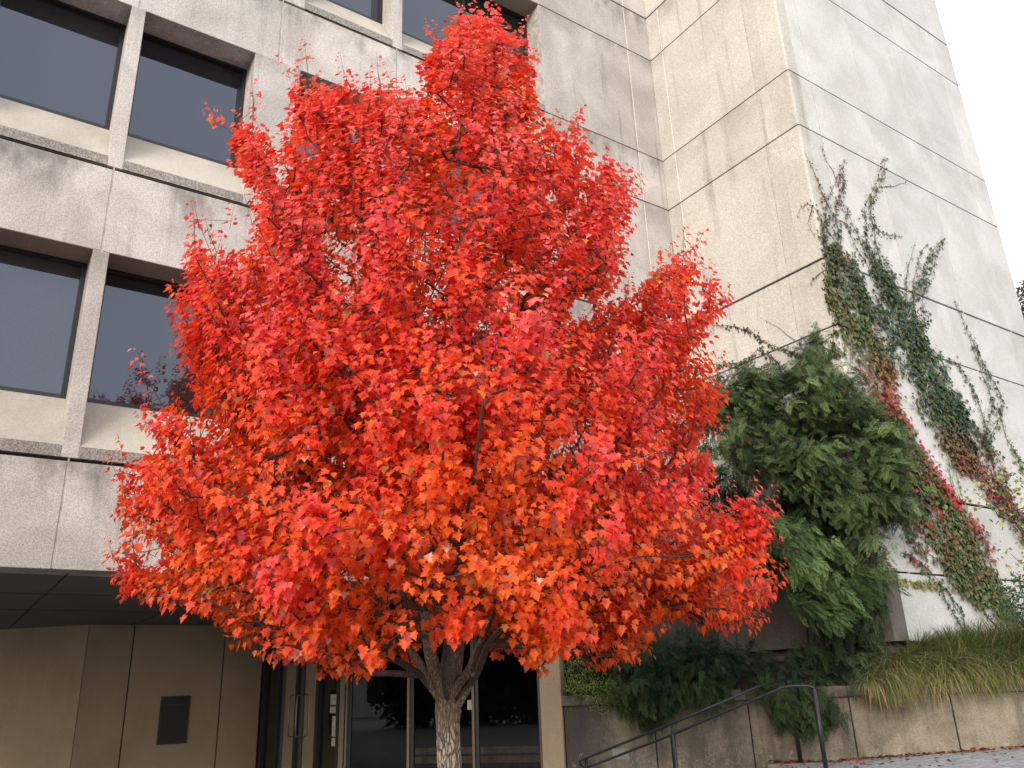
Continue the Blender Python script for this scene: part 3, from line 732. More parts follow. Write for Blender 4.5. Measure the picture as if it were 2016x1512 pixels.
# pigment: sun-exposed outer leaves crimson, inner and lower ones orange, each leaf a little different
def vnoise(P, sc, seed):
    r_ = np.random.default_rng(seed); o = np.zeros(len(P))
    for _ in range(7):
        k_ = r_.normal(0, sc, 3); o += np.sin(P @ k_ + r_.uniform(0, 6.28))
    return o / 2.6
radn = np.hypot(O[:, 0] - TX, O[:, 1] - TY) / np.interp(O[:, 2] - H, prof[:, 0], prof[:, 1]).clip(.2)
e = .40 * radn + .74 * tk[SI] + .46 * np.clip((O[:, 2] - H) / 6, 0, 1) + .22 * vnoise(O, 1.3, 3) + rng.normal(0, .12, len(O)) - .26
e = np.clip(e, 0, 1.25)
keysC = np.array([(.88, .150, .018), (.90, .118, .024), (.91, .092, .038), (.90, .082, .066), (.89, .115, .120), (.91, .20, .20)])
keysX = np.array([0, .25, .5, .75, 1.0, 1.25])
C = np.stack([np.interp(e, keysX, keysC[:, i]) for i in range(3)], 1)
u_ = rng.uniform(0, 1, len(C))
C[u_ < .04] = (.34, .06, .04); C[(u_ > .055) & (u_ < .075)] = (.36, .15, .04)
C[(u_ > .085) & (u_ < .094)] = (.82, .50, .36); C[(u_ > .094) & (u_ < .104)] = (.84, .30, .04); C[(u_ > .12) & (u_ < .15)] = (.55, .06, .07)
C *= rng.uniform(.88, 1.06, (len(C), 1))
mesh_np('crown', V, F, 'maple_leaf', maple, np.repeat(np.clip(C, 0, .93), len(MAPLE[0]), 0))
# leafy shoots' twigs
P2 = np.stack([tipN - sd_ * .35 * slen[:, None], tipN + sd_ * .72 * slen[:, None]], 1)
side = norm(np.cross(sd_, [.3, .2, .1])) * .0022; up_ = norm(np.cross(sd_, side)) * .0022
Vq = np.stack([P2[:, 0] + side, P2[:, 0] - side * .5 + up_, P2[:, 0] - side * .5 - up_, P2[:, 1] + side * .3, P2[:, 1] - side * .2 + up_ * .3, P2[:, 1] - side * .2 - up_ * .3], 1)
bq = (np.arange(nS) * 6)[:, None, None]
Fq = (np.array([[0, 1, 4, 3], [1, 2, 5, 4], [2, 0, 3, 5]])[None] + bq).reshape(-1, 4)
mesh_np('twigs', Vq.reshape(-1, 3), [Fq], 'twig_bark', maple)

# ------------------------------------------------------------------ conifer sprays
tw = []
fv, ff = [], []
def blade(p, q, w, zc=0.):
    p, q = np.array(p, float), np.array(q, float); d = q - p; s = np.array([-d[1], d[0], 0]); s = s / (np.linalg.norm(s) + 1e-9) * w; b = len(fv)
    mid = p + d * .45 + np.array([0, 0, zc])
    fv.extend([p, mid + s, q, mid - s]); ff.append([b, b + 1, b + 2, b + 3])
r0 = np.random.default_rng(5)
blade((0, 0, 0), (0, 1.02, -.24), .018)
for i in range(11):
    t_ = .06 + i * .088; zc = -.22 * t_ * t_
    for sgn in (-1, 1):
        L = (.34 * (1 - t_) ** .7 + .07) * r0.uniform(.75, 1.2); an = R(r0.uniform(36, 58))
        q = (sgn * L * math.sin(an), t_ + L * math.cos(an), zc - .10 * L + r0.normal(0, .02)); blade((0, t_, zc), q, .019)
        for k_ in (.35, .62):
            p_ = np.array((0, t_, zc)) * (1 - k_) + np.array(q) * k_
            for s2 in (-1, 1):
                l2 = L * .36 * (1.2 - k_) * r0.uniform(.7, 1.2)
                a2 = math.atan2(q[0], q[1] - t_) + s2 * R(42)
                blade(p_, (p_[0] + l2 * math.sin(a2), p_[1] + l2 * math.cos(a2), p_[2] - .05 * l2), .016)
FR = (np.array(fv), [ff])
def sprays(parent, name, clumps, per, size, dirf, cols, rsig=.16, flat=.7):
    """clumps (n,3): every clump carries fronds that fan out and droop"""
    n = len(clumps); O = np.repeat(clumps, per, 0) + rng.normal(0, 1, (n * per, 3)) * np.array([rsig, rsig, rsig * flat])
    base_d = np.repeat(dirf, per, 0)
    Yd = norm(base_d + rng.normal(0, .38, O.shape)); Nn = norm(np.array([0, 0, 1.]) + .5 * WN + rng.normal(0, .45, O.shape))
    Nn = norm(Nn - Yd * (Nn * Yd).sum(1, keepdims=True))
    S = rng.uniform(.6, 1.15, len(O)) * size
    V, F = place(FR[0], FR[1], O, Yd, Nn, S)
    w = np.clip(.42 + .30 * np.repeat(rng.normal(0, 1, n), per) + rng.normal(0, .22, len(O)), 0, 1)[:, None]
    C = np.array(cols[0]) * (1 - w) + np.array(cols[1]) * w
    br = rng.uniform(0, 1, len(O)) < .012; C[br] = (.10, .07, .03)
    # young tips a little paler than the wood they grow from
    Cv = np.repeat(C, len(FR[0]), 0); tip = np.tile(FR[0][:, 1], len(O))[:, None]
    Cv = Cv * (.75 + .5 * np.clip(tip, 0, 1))
    return mesh_np(name, V, F, 'conifer_leaf', parent, Cv)
def clumps_in(poly, n, off0, off1, mind=.0):
    P = np.array(poly); out = []
    while len(out) < n:
        x, y = rng.uniform(P[:, 0].min(), P[:, 0].max()), rng.uniform(P[:, 1].min(), P[:, 1].max())
        if inpoly(np.array([[x, y]]), poly)[0]: out.append(onW(x, y, rng.uniform(off0, off1)))
    return np.array(out)
def wood(parent, root, tips, r_=.012, rmax=.06, mat='conifer_wood', start=None, tip_r=.004):
    nodes = [root] + (start or []); pr_ = [-1] + list(range(len(nodes) - 1))
    o_ = np.argsort(np.linalg.norm(tips - root, axis=1)); A_, p_, i_ = grow(nodes, pr_, tips[o_], up=.4, step=.3)
    V, F, _ = branch_mesh(A_, p_, i_, tip_r, 2.2, rmax)
    return mesh_np('branches', V, F, mat, parent)
GREEN_D, GREEN_L = (.022, .045, .020), (.165, .245, .088)
jr = onW(1590, 1300, -.75)
J = thing('conifer_shrub', 'tall dark green drooping conifer growing against the tower corner', 'shrub', (jr[0], jr[1], H - .1))
polyA = [(1600,668),(1650,720),(1700,800),(1752,850),(1765,930),(1745,1020),(1712,1075),(1650,1010),(1600,960),(1540,955),(1470,940),(1410,900),(1395,820),(1415,750),(1490,742),(1555,735)]
cl = np.concatenate([clumps_in(polyA, 185, -1.0, .4), clumps_in([(1395,740),(1500,725),(1560,740),(1500,790),(1400,800)], 16, -.4, .2), clumps_in([(1700,820),(1760,850),(1790,930),(1765,1010),(1720,1000)], 18, -.4, .1)])
dirA = norm(np.stack([rng.normal(-.1, .45, len(cl)), rng.normal(-.45, .35, len(cl)), rng.uniform(-1.0, .1, len(cl))], 1))
sprays(J, 'upper_foliage', cl, 48, .205, dirA, (GREEN_D, GREEN_L), .13)
top = np.array([onW(x, y, -.5) for x, y in ((1600, 668), (1596, 700), (1608, 735), (1625, 720), (1580, 725), (1650, 760), (1560, 765), (1690, 800))])
dirT = norm(np.stack([rng.normal(0, .3, 8), rng.normal(0, .3, 8), np.full(8, .9)], 1))
sprays(J, 'leader_foliage', top, 16, .20, dirT, (GREEN_D, (.10, .21, .06)), .06, 1.5)
polyB = [(1420,1035),(1480,1010),(1560,1030),(1640,1065),(1720,1120),(1700,1150),(1670,1180),(1650,1240),(1600,1200),(1540,1150),(1470,1100)]
cl2 = clumps_in(polyB, 52, .1, .9)
d2 = norm(np.tile(cr * .75 + np.array([0, 0, -.62]), (len(cl2), 1)) + rng.normal(0, .12, (len(cl2), 3)))
sprays(J, 'middle_foliage', cl2, 40, .27, d2, ((.04, .075, .028), (.165, .26, .085)), .13, .5)
cl3 = clumps_in([(1600,1090),(1735,1060),(1730,1180),(1700,1330),(1600,1330),(1590,1200)], 46, -.7, .15)
d3 = norm(np.tile([.1, -.15, -1.], (46, 1)) + rng.normal(0, .18, (46, 3)))
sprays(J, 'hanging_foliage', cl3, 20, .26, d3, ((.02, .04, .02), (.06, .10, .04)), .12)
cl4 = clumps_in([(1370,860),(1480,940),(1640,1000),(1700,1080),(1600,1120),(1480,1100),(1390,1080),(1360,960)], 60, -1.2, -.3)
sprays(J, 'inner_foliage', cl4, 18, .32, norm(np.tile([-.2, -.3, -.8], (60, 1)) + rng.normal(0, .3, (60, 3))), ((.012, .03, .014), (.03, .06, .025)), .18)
wood(J, np.array([jr[0], jr[1], H - .1]), np.concatenate([cl, cl2, cl3, cl4, top]), rmax=.07, start=[onW(1585, 1180, -.75), onW(1600, 1000, -.7), onW(1605, 850, -.6), onW(1602, 740, -.5)], tip_r=.003)
J2 = thing('conifer_shrub', 'low spreading conifer draped over the capping of the retaining wall', 'shrub', tuple(W(5.6, -.5, H - .15)))
polyC = [(1160,1290),(1280,1255),(1420,1270),(1500,1300),(1630,1300),(1640,1340),(1560,1350),(1440,1330),(1380,1345),(1300,1350),(1180,1350)]
cl = clumps_in(polyC, 110, -1.2, .2)
dC = norm(np.stack([rng.normal(-.1, .5, 110), rng.normal(-.4, .4, 110), rng.uniform(-.9, .25, 110)], 1))
sprays(J2, 'upper_foliage', cl, 30, .19, dC, ((.016, .036, .018), (.055, .095, .038)), .13, .6)
cl5 = np.array([onW(x, y, rng.uniform(.06, .28)) for x, y in ((1238,1352),(1246,1375),(1232,1365),(1285,1350),(1300,1375),(1292,1392),(1310,1360),(1286,1380),(1275,1355),(1330,1350),(1370,1345),(1400,1350),(1500,1345),(1520,1360),(1540,1375),(1560,1385),(1580,1395),(1600,1380),(1590,1360),(1560,1350),(1545,1395),(1575,1410),(1600,1400),(1615,1370),(1530,1345),(1620,1385),(1590,1375),(1555,1365),(1208,1350),(1345,1362),(1262,1395),(1275,1405),(1240,1388),(1290,1408),(1400,1368),(1385,1360),(1420,1352),(1560,1412),(1590,1420),(1540,1405),(1610,1410),(1625,1398),(1520,1372),(1600,1425))])
dD = norm(np.tile([.12, -.25, -.95], (len(cl5), 1)) + rng.normal(0, .16, (len(cl5), 3)))
sprays(J2, 'draped_foliage', cl5, 34, .18, dD, ((.020, .042, .018), (.085, .135, .045)), .09, .9)
wood(J2, W(5.6, -.5, H - .2), np.concatenate([cl, cl5]), rmax=.03, tip_r=.0025)
# light green box-leaved shrub by the pier
K = thing('box_shrub', 'small yellow green leafy shrub spilling over the left end of the wall', 'shrub', tuple(W(3.75, -.2, H - .15)))
def leafcloud(parent, name, cl, per, rs, size, cols, shape=OVAL, mat='vine_leaf', up=.5, droop=.3):
    O = np.repeat(cl, per, 0) + rng.normal(0, rs, (len(cl) * per, 3))
    Yd = norm(rng.normal(0, 1, O.shape) + [0, 0, -droop]); Nn = norm(rng.normal(0, .6, O.shape) + [0, 0, up] + .4 * WN)
    Nn = norm(Nn - Yd * (Nn * Yd).sum(1, keepdims=True))
    V, F = place(shape[0], shape[1], O, Yd, Nn, rng.uniform(.6, 1.2, len(O)) * size)
    w = rng.uniform(0, 1, (len(O), 1)); C = np.array(cols[0]) * (1 - w) + np.array(cols[1]) * w
    return mesh_np(name, V, F, mat, parent, np.repeat(C, len(shape[0]), 0))
cl = np.array([onW(x, y, o) for x, y, o in ((1130,1305,0),(1145,1320,-.1),(1125,1335,.0),(1150,1345,.05),(1175,1350,.05),(1135,1360,.05),(1165,1365,.08),(1190,1372,.08),(1215,1380,.08),(1122,1350,0),(1160,1325,-.2),(1185,1335,-.2),(1140,1295,-.2),(1180,1388,.09),(1205,1360,0))])
leafcloud(K, 'foliage', cl, 190, .085, .034, ((.12, .20, .035), (.30, .38, .07)))
wood(K, W(3.75, -.25, H - .2), cl, rmax=.02, tip_r=.004)

# ------------------------------------------------------------------ climbing vines
def vine(label, paths, colf, yplane=YT * D, stems=True, size=.066, face='C', group='creepers climbing the tower wall'):
    """paths: list of (points px, width px, leaves per px of length)"""
    allO, allW = [], []
    sv = MB()
    bp = None
    for pts, wd, den in paths:
        pts = np.array(pts, float); wd = np.interp(np.linspace(0, 1, len(pts)), np.linspace(0, 1, len(np.atleast_1d(wd))), np.atleast_1d(wd))
        seg = np.hypot(*np.diff(pts, axis=0).T); cum = np.concatenate([[0], np.cumsum(seg)]); L = cum[-1]
        def at(s): return np.stack([np.interp(s, cum, pts[:, 0]), np.interp(s, cum, pts[:, 1])], -1), np.interp(s, cum, wd)
        n = int(L * den * 1.45); s = rng.uniform(0, L, n); c, w = at(s)
        kp = rng.uniform(0, 1, n) < np.clip((w / 34.) ** .55, .16, 1) * np.where(w > 26, 1.08, 1); s, c, w = s[kp], c[kp], w[kp]; n = len(s)
        nst = max(1, int(np.max(wd) / 9)); si_ = rng.integers(0, nst, n); ph = rng.uniform(0, 6.28, (nst, 3)); fr_ = rng.uniform(.010, .035, (nst, 3)); bs = np.linspace(-1, 1, nst) if nst > 1 else np.zeros(1)
        def strand(k_, s_, w_): return w_ * .42 * (bs[k_] + .50 * np.sin(s_ * fr_[k_, 0] + ph[k_, 0]) + .34 * np.sin(s_ * fr_[k_, 1] * 2.3 + ph[k_, 1]))
        den_ok = rng.uniform(0, 1, n) < .80 + .30 * np.sin(s * fr_[si_, 2] * 1.7 + ph[si_, 2])
        s, c, w, si_ = s[den_ok], c[den_ok], w[den_ok], si_[den_ok]; n = len(s)
        q = c + np.stack([strand(si_, s, w), 0 * s], 1) + rng.normal(0, 1, (n, 2)) * np.minimum(2.2 + w * .10, 7.5)[:, None]
        allO.append(q); allW.append(w)
        for k_ in range(nst):
            ss = np.linspace(0, L, max(5, int(L / 14))); c, w = at(ss)
            c = c + np.stack([strand(k_, ss, w), 0 * ss], 1) + rng.normal(0, .8, c.shape)
            P = np.array([pt(x, y, yplane, .008, face) for x, y in c])
            if bp is None: bp = P[0].copy()
            sv.tube(P, np.linspace(.0065 if k_ == nst // 2 else .0045, .0018, len(P)), 5, cap=False)
    Q = np.concatenate(allO)
    Wq = np.concatenate(allW); offs = np.abs(rng.normal(.02, .03, len(Q))) * np.clip(Wq / 25, .4, 1) + .006
    O = np.array([pt(x, y, yplane, o, face) for (x, y), o in zip(Q, offs)])
    out_n = np.array([0, -1., 0]) if face == 'C' else np.array([-1., 0, 0]); tang = np.array([1., 0, 0]) if face == 'C' else np.array([0, -1., 0])
    Yd = norm(np.array([0, 0, -.8]) + tang * rng.normal(.15, .8, (len(O), 1)) + out_n * rng.uniform(-.1, .55, (len(O), 1)))
    Nn = norm(out_n + [0, 0, .45] + rng.normal(0, .35, O.shape)); Nn = norm(Nn - Yd * (Nn * Yd).sum(1, keepdims=True))
    V, F = place(CREEP[0], CREEP[1], O, Yd, Nn, rng.uniform(.5, 1.35, len(O)) * size * np.clip(.62 + Wq / 70, .6, 1.15))
    C = colf(Q)
    C = C * rng.uniform(.65, 1.3, (len(C), 1))
    t_ = thing('climbing_vine', label, 'climbing plant', tuple(bp), group)
    sv.build('stem', 'vine_stem', t_)
    mesh_np('leaves', V, F, 'vine_leaf', t_, np.repeat(C, len(CREEP[0]), 0))
    return t_
def pt(x, y, pl, off, face):
    if face == 'C': 
        p = onY(x, y, pl - off)
        if p[0] < XC * D: p = onX(x, y, XC * D - off)
        return p
    return onX(x, y, XC * D - off)
def cmap(keys, var=.2, sprinkle=None):
    ks = np.array([k_[0] for k_ in keys], float); cs = np.array([k_[1] for k_ in keys], float)
    def f(Q):
        y = Q[:, 1] + rng.normal(0, 22, len(Q)); C = np.stack([np.interp(y, ks, cs[:, i]) for i in range(3)], 1)
        if sprinkle is not None:
            m_ = rng.uniform(0, 1, len(Q)) < sprinkle[1]; C[m_] = sprinkle[0]
        return C
    return f
GR, GD, PU, RD, RB, OL = (.095, .135, .05), (.058, .092, .045), (.17, .10, .09), (.50, .03, .045), (.26, .075, .04), (.14, .15, .04)
vine('long creeper turning scarlet low down, nearest the tower corner', [
    ([(1985,1215),(1950,1140),(1905,1060),(1860,990),(1820,925),(1790,870),(1765,820),(1735,750),(1705,680),(1672,610),(1652,540),(1640,480)], [30, 44, 44, 36, 34, 46, 54, 52, 44, 34], 5.2), ([(1945,1190),(1890,1120),(1845,1060),(1805,1000),(1775,940),(1748,880)], [30, 60, 76, 80, 70, 50], 6.0),
    ([(1640,480),(1632,440),(1636,405),(1650,370),(1658,340),(1664,312)], [26, 20, 14, 4], 2.2),
    ([(1632,410),(1615,370),(1604,345),(1585,300)], [9, 7, 2], .8), ([(1650,370),(1640,340),(1618,300),(1618,285)], [5, 3, 1], .5),
    ([(1640,470),(1620,440),(1598,400),(1580,402),(1568,425)], [10, 6, 4], .8), ([(1600,410),(1590,440),(1605,470)], [5, 3], .6),
    ([(1860,990),(1820,960),(1790,930),(1770,880)], [55, 60, 40], 5)],
    lambda Q: cmap([(300, PU), (380, PU), (450, GD), (560, GR), (680, GR), (770, RB), (800, (.34, .06, .045)), (850, RD), (960, RD), (1040, RB), (1120, (.20, .11, .05)), (1220, (.13, .13, .05))])(Q) * 1.0
    if False else np.where(((Q[:, 0:1] + (Q[:, 1:2] - 900) * -.62) < 1822) & (Q[:, 1:2] > 820) & (rng.uniform(0, 1, (len(Q), 1)) < .75), np.array(GR)[None] * rng.uniform(.6, 1.5, (len(Q), 1)), cmap([(300, PU), (380, PU), (450, GD), (560, GR), (680, GR), (770, RB), (820, RD), (960, RD), (1040, RB), (1120, (.20, .11, .05)), (1220, (.13, .13, .05))], sprinkle=((.22, .11, .03), .12))(Q)))
vine('thick dark green creeper in the middle of the tower wall with forked top', [
    ([(1905,930),(1880,880),(1855,820),(1830,750),(1800,690),(1775,630),(1745,565),(1725,510)], [28, 40, 52, 60, 62, 54, 40, 24], 5.2),
    ([(1725,510),(1712,460),(1710,410),(1725,375),(1736,345),(1743,308)], [22, 18, 14, 10, 4], 2.4),
    ([(1732,368),(1760,366),(1785,360)], [6, 3], .8), ([(1716,440),(1740,462),(1775,466)], [9, 5], 1.0),
    ([(1830,750),(1815,670),(1806,600),(1822,540),(1835,500),(1858,470)], [34, 24, 20, 14, 5], 2.8),
    ([(1800,640),(1798,560),(1810,500),(1825,480)], [14, 9, 4], 1.2), ([(1780,620),(1785,540),(1800,475)], [12, 8, 4], .9),
    ([(1730,560),(1700,500),(1672,440),(1660,400)], [22, 14, 8, 5], 1.5), ([(1720,640),(1690,560),(1665,500)], [40, 24], 3.0)],
    cmap([(300, PU), (420, (.06, .06, .045)), (520, GD), (700, (.03, .075, .04)), (820, GD), (940, RB)], sprinkle=((.12, .14, .04), .25)))
vine('dark creeper running down to a rusty tangle at the right of the wall', [
    ([(2040,1085),(2005,1020),(1965,970),(1925,925),(1900,890),(1880,850),(1865,800),(1850,760)], [26, 34, 36, 28, 26, 30, 24], 4.0),
    ([(1985,990),(1965,940),(1950,900),(1920,850),(1890,810),(1870,770)], [18, 24, 26, 30, 20], 3.6)],
    cmap([(760, GD), (860, (.045, .065, .035)), (900, RB), (1000, (.24, .05, .045)), (1080, (.18, .12, .05))], sprinkle=((.03, .07, .035), .3)))
vine('narrow two-stemmed creeper highest at the right of the tower wall', [
    ([(1942,898),(1950,850),(1962,800),(1955,760),(1930,710),(1905,650),(1878,590)], [9, 18, 20, 14, 9, 5, 1], 1.9),
    ([(1945,860),(1925,800),(1905,745),(1885,710),(1865,712)], [10, 8, 10, 5], 1.5),
    ([(1962,800),(1975,850),(1995,890),(2012,925)], [10, 8, 14, 16], 1.6)],
    cmap([(590, PU), (700, (.06, .08, .04)), (800, (.05, .09, .04)), (920, GR)]))
vine('pale green young creeper beside the scarlet leaves', [
    ([(1935,1120),(1905,1040),(1890,985),(1878,930),(1868,890)], [16, 22, 18, 16, 8], 1.8)],
    cmap([(880, (.16, .28, .10)), (1000, (.17, .30, .11)), (1120, (.04, .08, .045))]), size=.05)
vine('straggly bare-stemmed creeper close above the grass', [
    ([(1900,1245),(1880,1195),(1850,1150),(1810,1110),(1775,1085)], [7, 12, 14, 18, 10], 1.2), ([(1965,1240),(1920,1180),(1880,1110),(1850,1080),(1800,1040),(1770,1000)], [2, 4, 12, 14, 18, 20], 1.1),
    ([(1990,1235),(1940,1170),(1905,1110)], [1, 2], .1)],
    cmap([(980, (.16, .06, .04)), (1080, (.30, .06, .05)), (1150, (.05, .09, .045)), (1240, (.08, .07, .05))], sprinkle=((.06, .12, .05), .3)))
vine('short spray of yellowing lobed leaves low on the tower wall', [
    ([(1722,1128),(1765,1140),(1800,1146),(1840,1150),(1862,1160)], [10, 14, 14, 10, 4], 1.0)],
    cmap([(1100, (.20, .21, .06)), (1180, (.26, .24, .07))]), size=.10)
vine('small creeper crossing the warm side of the tower above the conifer', [
    ([(1540,742),(1585,712),(1560,695),(1530,685),(1500,672),(1475,650),(1445,642),(1408,638)], [8, 10, 9, 9, 10, 9, 7, 4], 1.7),
    ([(1540,742),(1530,720),(1515,700),(1490,688),(1465,712),(1425,718),(1388,716)], [16, 14, 10, 7, 8, 7, 4], 1.5),
    ([(1565,670),(1530,645),(1505,628)], [1, 1], .05)],
    cmap([(630, (.07, .07, .05)), (720, (.06, .085, .04))]), face='B')
vine('yellowing strip of creeper hanging on the tower corner', [
    ([(1655,700),(1650,640),(1640,590),(1628,540),(1622,515)], [16, 18, 14, 12, 6], 2.2), ([(1625,530),(1605,545),(1595,560)], [5, 3], .7), ([(1650,650),(1630,665),(1600,690)], [14, 12, 5], 1.2)],
    cmap([(510, (.10, .11, .035)), (600, (.16, .15, .04)), (700, (.11, .16, .05))]))

# ------------------------------------------------------------------ grass bank
def grass():
    n = 21000; ne = 9000
    s = rng.uniform(7.0, 12.0, n); o = -rng.uniform(0, 1, n) ** 1.1 * (.5 + np.clip(s - 7.1, 0, 9) * .55); o = np.clip(o, -2.4, 0) - .05
    s[:ne] = rng.uniform(7.15, 12.2, ne); o[:ne] = rng.uniform(-.22, .02, ne)
    P = np.array([W(a, b_, 0) for a, b_ in zip(s, o)])
    P[:, 1] = np.minimum(P[:, 1], YT * D - .05)
    off = -((P - P0) @ WN)
    z = H - .13 + .42 * np.clip(off / 1.0, 0, 1) ** .7 + np.clip(s - 8.4, 0, 3) * .02
    P[:, 2] = z
    tuft = vnoise(P * [1, 1, 0], 4.5, 11); tf2 = vnoise(P * [1, 1, 0], 9., 12)
    Ln = rng.uniform(.24, .50, n) * (1 + .3 * tuft); Ln[:ne] *= rng.uniform(.8, 1.75, ne) 
    lean = norm(WN[None] * rng.uniform(.1, 1.0, (n, 1)) + WU[None] * (rng.normal(.15, .55, (n, 1)) + .45 * tf2[:, None]))
    edge = (np.exp(-off.clip(0) / .35) * rng.uniform(.35, 1.15, n)).clip(0, 1)[:, None]
    a0 = norm(np.array([0, 0, 1.]) * (1.0 - .35 * edge) * rng.uniform(.4, 1.2, (n, 1)) + lean * (.4 + .5 * edge))
    pts = [P]; d = a0
    for k_ in range(5):
        pts.append(pts[-1] + d * (Ln / 5)[:, None]); d = norm(d + np.array([0, 0, -1.]) * (.14 + .75 * edge) * rng.uniform(.5, 1.4, (n, 1)) + rng.normal(0, .05, (n, 3)))
    wdt = rng.uniform(.0022, .0045, n)[:, None]; sdv = norm(np.cross(lean, [0, 0, 1.])) * 1.0 + rng.normal(0, .3, (n, 3))
    sdv = norm(sdv)
    V = []
    for k_, p in enumerate(pts):
        w_ = wdt * (1 - .8 * (k_ / 5) ** 2); V += [p - sdv * w_, p + sdv * w_]
    V = np.stack(V, 1); m_ = V.shape[1]
    f = np.array([[2 * k_, 2 * k_ + 1, 2 * k_ + 3, 2 * k_ + 2] for k_ in range(5)])
    F = (f[None] + (np.arange(n) * m_)[:, None, None]).reshape(-1, 4)
    w_ = np.clip(.08 + .72 * edge[:, 0] + .22 * tuft + rng.normal(0, .22, n), 0, 1)[:, None]
    C = np.array((.065, .125, .03)) * (1 - w_) + np.array((.28, .265, .085)) * w_
    dry = rng.uniform(0, 1, n) < .05 + .28 * edge[:, 0]; C[dry] = (.40, .30, .19); C *= rng.uniform(.6, 1.3, (n, 1))
    Cv = np.repeat(C, m_, 0).reshape(n, m_, 3); g_ = np.linspace(0, 1, m_)[None, :, None]
    Cv = Cv * (1 - .0 * g_)
    o_ = mesh_np('grass', V.reshape(-1, 3), [F], 'grass_blade', None, Cv.reshape(-1, 3))
    tag(o_, 'long arching green and straw coloured grass drooping over the wall', 'grass', kind='stuff')
grass()
# grass seed stalks against the pale wall
# fallen leaves
n = 480
s = np.concatenate([rng.uniform(6.3, 11.5, 380), rng.uniform(6.3, 11.0, 100)]); o = np.abs(np.concatenate([rng.exponential(.08, 380), rng.uniform(0, 1.6, 100)])) + .02
O = np.array([W(a, b_, lz(a) + .012) for a, b_ in zip(s, o)]); kk = (s < 7.0) & (o < .2); O[kk, 2] = H - 1.02
Yd = norm(rng.normal(0, 1, O.shape) * [1, 1, .25]); Nn = norm(rng.normal(0, .3, O.shape) + [0, 0, 1.]); Nn = norm(Nn - Yd * (Nn * Yd).sum(1, keepdims=True))
V, F = place(MAPLE[0], MAPLE[1], O, Yd, Nn, rng.uniform(.03, .075, n))
C = np.array([(.16, .06, .03), (.28, .10, .05), (.09, .05, .03), (.34, .06, .04)])[rng.integers(0, 4, n)]
tag(mesh_np('fallen_leaves', V, F, 'dry_leaf', None, np.repeat(C, len(MAPLE[0]), 0)), 'fallen brown and red leaves along the foot of the wall', 'fallen leaves', kind='stuff')

# ------------------------------------------------------------------ plants at the right edge
def at_depth(x, y, d): r_ = ray(x, y); return EYE + r_ * (d / (r_ @ cf))
def small_tree(name, label, cat, root, px, depth, dsp, per, rs, size, cols, shape=MAPLE, mat='vine_leaf', rmax=.04, mid=None):
    t_ = thing(name, label, cat, tuple(root))
    cl_ = np.array([at_depth(x, y, depth + rng.uniform(-dsp, dsp)) for x, y in px])
    leafcloud(t_, 'crown', cl_, per, rs, size, cols, shape, mat)
    wood(t_, np.array(root), cl_, rmax=rmax, tip_r=.0035, mat='twig_bark', start=mid)
    return t_
root = at_depth(2085, 1215, 10.4)
small_tree('maple_sapling', 'yellow green leafy sapling reaching in at the right edge', 'sapling', root,
    [(1925,975),(1945,985),(1950,960),(1970,955),(1975,1000),(1990,975),(1990,940),(2005,930),(2010,960),(2015,1000),(2030,950),(2035,985),(2050,930),(2060,1000),(1965,1015),(2000,1030),(1990,1090),(2020,1060),(2010,1110),(2050,1080),(2080,980),(2090,1040)], 10.2, .25, 10, .085, .06, ((.15, .19, .05), (.36, .36, .10)), mid=[at_depth(2075, 1080, 10.3)])
root = at_depth(2040, 1245, 10.2)
small_tree('leafy_shrub', 'dark green shrub at the foot of the tower at the right edge', 'shrub', root,
    [(x + rng.normal(0, 6), y + rng.normal(0, 6)) for x in range(1975, 2100, 14) for y in range(1145 + int(max(0, 2010 - x) * .6), 1230, 16)], 10.2, .35, 22, .07, .05, ((.03, .075, .035), (.07, .13, .05)), OVAL, rmax=.02)
root = np.array([26.5, 9.0, 0.])
far = [at_depth(x, y, 27.5) for x, y in ((2035, 560),)]
t_ = thing('background_tree', 'distant reddish tree just showing past the right edge of the tower', 'tree', tuple(at_depth(2075, 600, 27.5) * [1, 1, 0]))
c0 = at_depth(2078, 610, 27.5); cl_ = c0 + norm(rng.normal(0, 1, (90, 3))) * (rng.uniform(0, 1, (90, 1)) ** .4) * np.array([1.2, 1.2, 1.5])
leafcloud(t_, 'crown', cl_, 26, .16, .12, ((.05, .07, .03), (.20, .06, .04)), MAPLE)
wood(t_, np.array([c0[0], c0[1], 0.]), cl_, rmax=.14, tip_r=.008, mat='twig_bark', start=[c0 - [0, 0, 3]])

# ------------------------------------------------------------------ what the entrance glass mirrors
for i, (x, y, r_, h_, lab) in enumerate(((-22.8, 4.4, 2.7, 8.5, 'dark tree across the street nearest the pale house'), (-22.2, 1.6, 2.7, 8.0, 'dark tree across the street in the middle of its row'), (-21.0, -1.4, 2.6, 8., 'dark tree across the street farthest from the pale house'))):
    t_ = thing('street_tree', lab, 'tree', (x, y, 0))
    cl_ = np.array([x, y, h_ * .5]) + norm(rng.normal(0, 1, (220, 3))) * (rng.uniform(0, 1, (220, 1)) ** .4) * np.array([r_, r_, h_ * .52]); cl_ = cl_[cl_[:, 2] > .15]
    leafcloud(t_, 'crown', cl_, 70, .4, .45, ((.02, .045, .02), (.06, .08, .03)), OVAL)
    wood(t_, np.array([x, y, 0.]), cl_, rmax=.25, tip_r=.02, mat='conifer_wood', start=[np.array([x, y, 2.])])

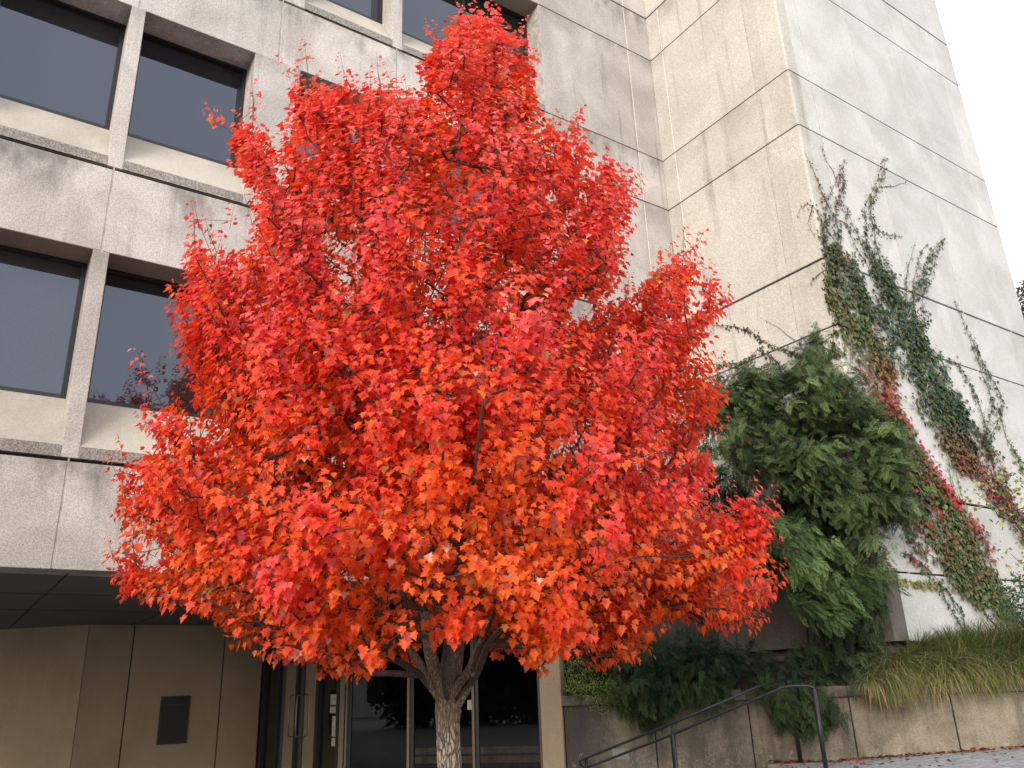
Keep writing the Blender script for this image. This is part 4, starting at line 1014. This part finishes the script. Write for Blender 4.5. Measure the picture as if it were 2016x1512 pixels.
t_ = thing('pale_house', 'pale house across the street mirrored in the left entrance pane', 'house', (-50, 3, 0))
b = MB(); b.box(-53, -47, -2, 9, 0, 3.6); b.build('wall', 'far_house_wall', t_)
b = MB(); b.add([(-53.3, -2.3, 3.6), (-46.7, -2.3, 3.6), (-46.7, 9.3, 3.6), (-53.3, 9.3, 3.6), (-50, -1, 5.2), (-50, 8, 5.2)], [(0, 1, 4), (1, 2, 5, 4), (2, 3, 5), (3, 0, 4, 5)]); b.build('roof', 'far_house_roof', t_)
for y in (-.8, 1.6, 4.0, 6.6):
    b = MB(); b.box(-47.02, -46.97, y, y + 1.1, 1.0, 2.7); b.build('window', 'bronze_frame', t_)
# ------------------------------------------------------------------ light
SUN_EL, SUN_AZ = R(19), R(-122)                          # sun stands to the left behind the viewer
sdir = np.array([math.cos(SUN_EL) * math.sin(SUN_AZ), math.cos(SUN_EL) * math.cos(SUN_AZ), math.sin(SUN_EL)])
w = bpy.data.worlds.new('World'); SC.world = w; w.use_nodes = True; nt = w.node_tree; nt.nodes.clear()
wo = nt.nodes.new('ShaderNodeOutputWorld')
sky = nt.nodes.new('ShaderNodeTexSky'); sky.sky_type = 'NISHITA'; sky.sun_disc = False; sky.sun_elevation = SUN_EL; sky.sun_rotation = -SUN_AZ if False else SUN_AZ
sky.dust_density = 4; sky.air_density = 1.0
b1 = nt.nodes.new('ShaderNodeBackground'); b1.inputs[1].default_value = .05; nt.links.new(sky.outputs[0], b1.inputs[0])
b2 = nt.nodes.new('ShaderNodeBackground'); b2.inputs[0].default_value = (.97, .98, 1.0, 1); b2.inputs[1].default_value = .95
ad = nt.nodes.new('ShaderNodeAddShader'); nt.links.new(b1.outputs[0], ad.inputs[0]); nt.links.new(b2.outputs[0], ad.inputs[1]); nt.links.new(ad.outputs[0], wo.inputs[0])
L = bpy.data.lights.new('sun', 'SUN'); L.energy = 1.4; L.angle = R(22); L.color = (1.0, .94, .87)
lo = bpy.data.objects.new('sun', L); COL.objects.link(lo); lo.rotation_euler = Vector(sdir).to_track_quat('Z', 'Y').to_euler(); lo.location = (-10, -10, 20)
SC.view_settings.view_transform = 'Standard'; SC.view_settings.look = 'None'; SC.view_settings.gamma = 1; SC.view_settings.exposure = .6
SC.render.engine = 'CYCLES'
SC.cycles.max_bounces = 8; SC.cycles.transparent_max_bounces = 16
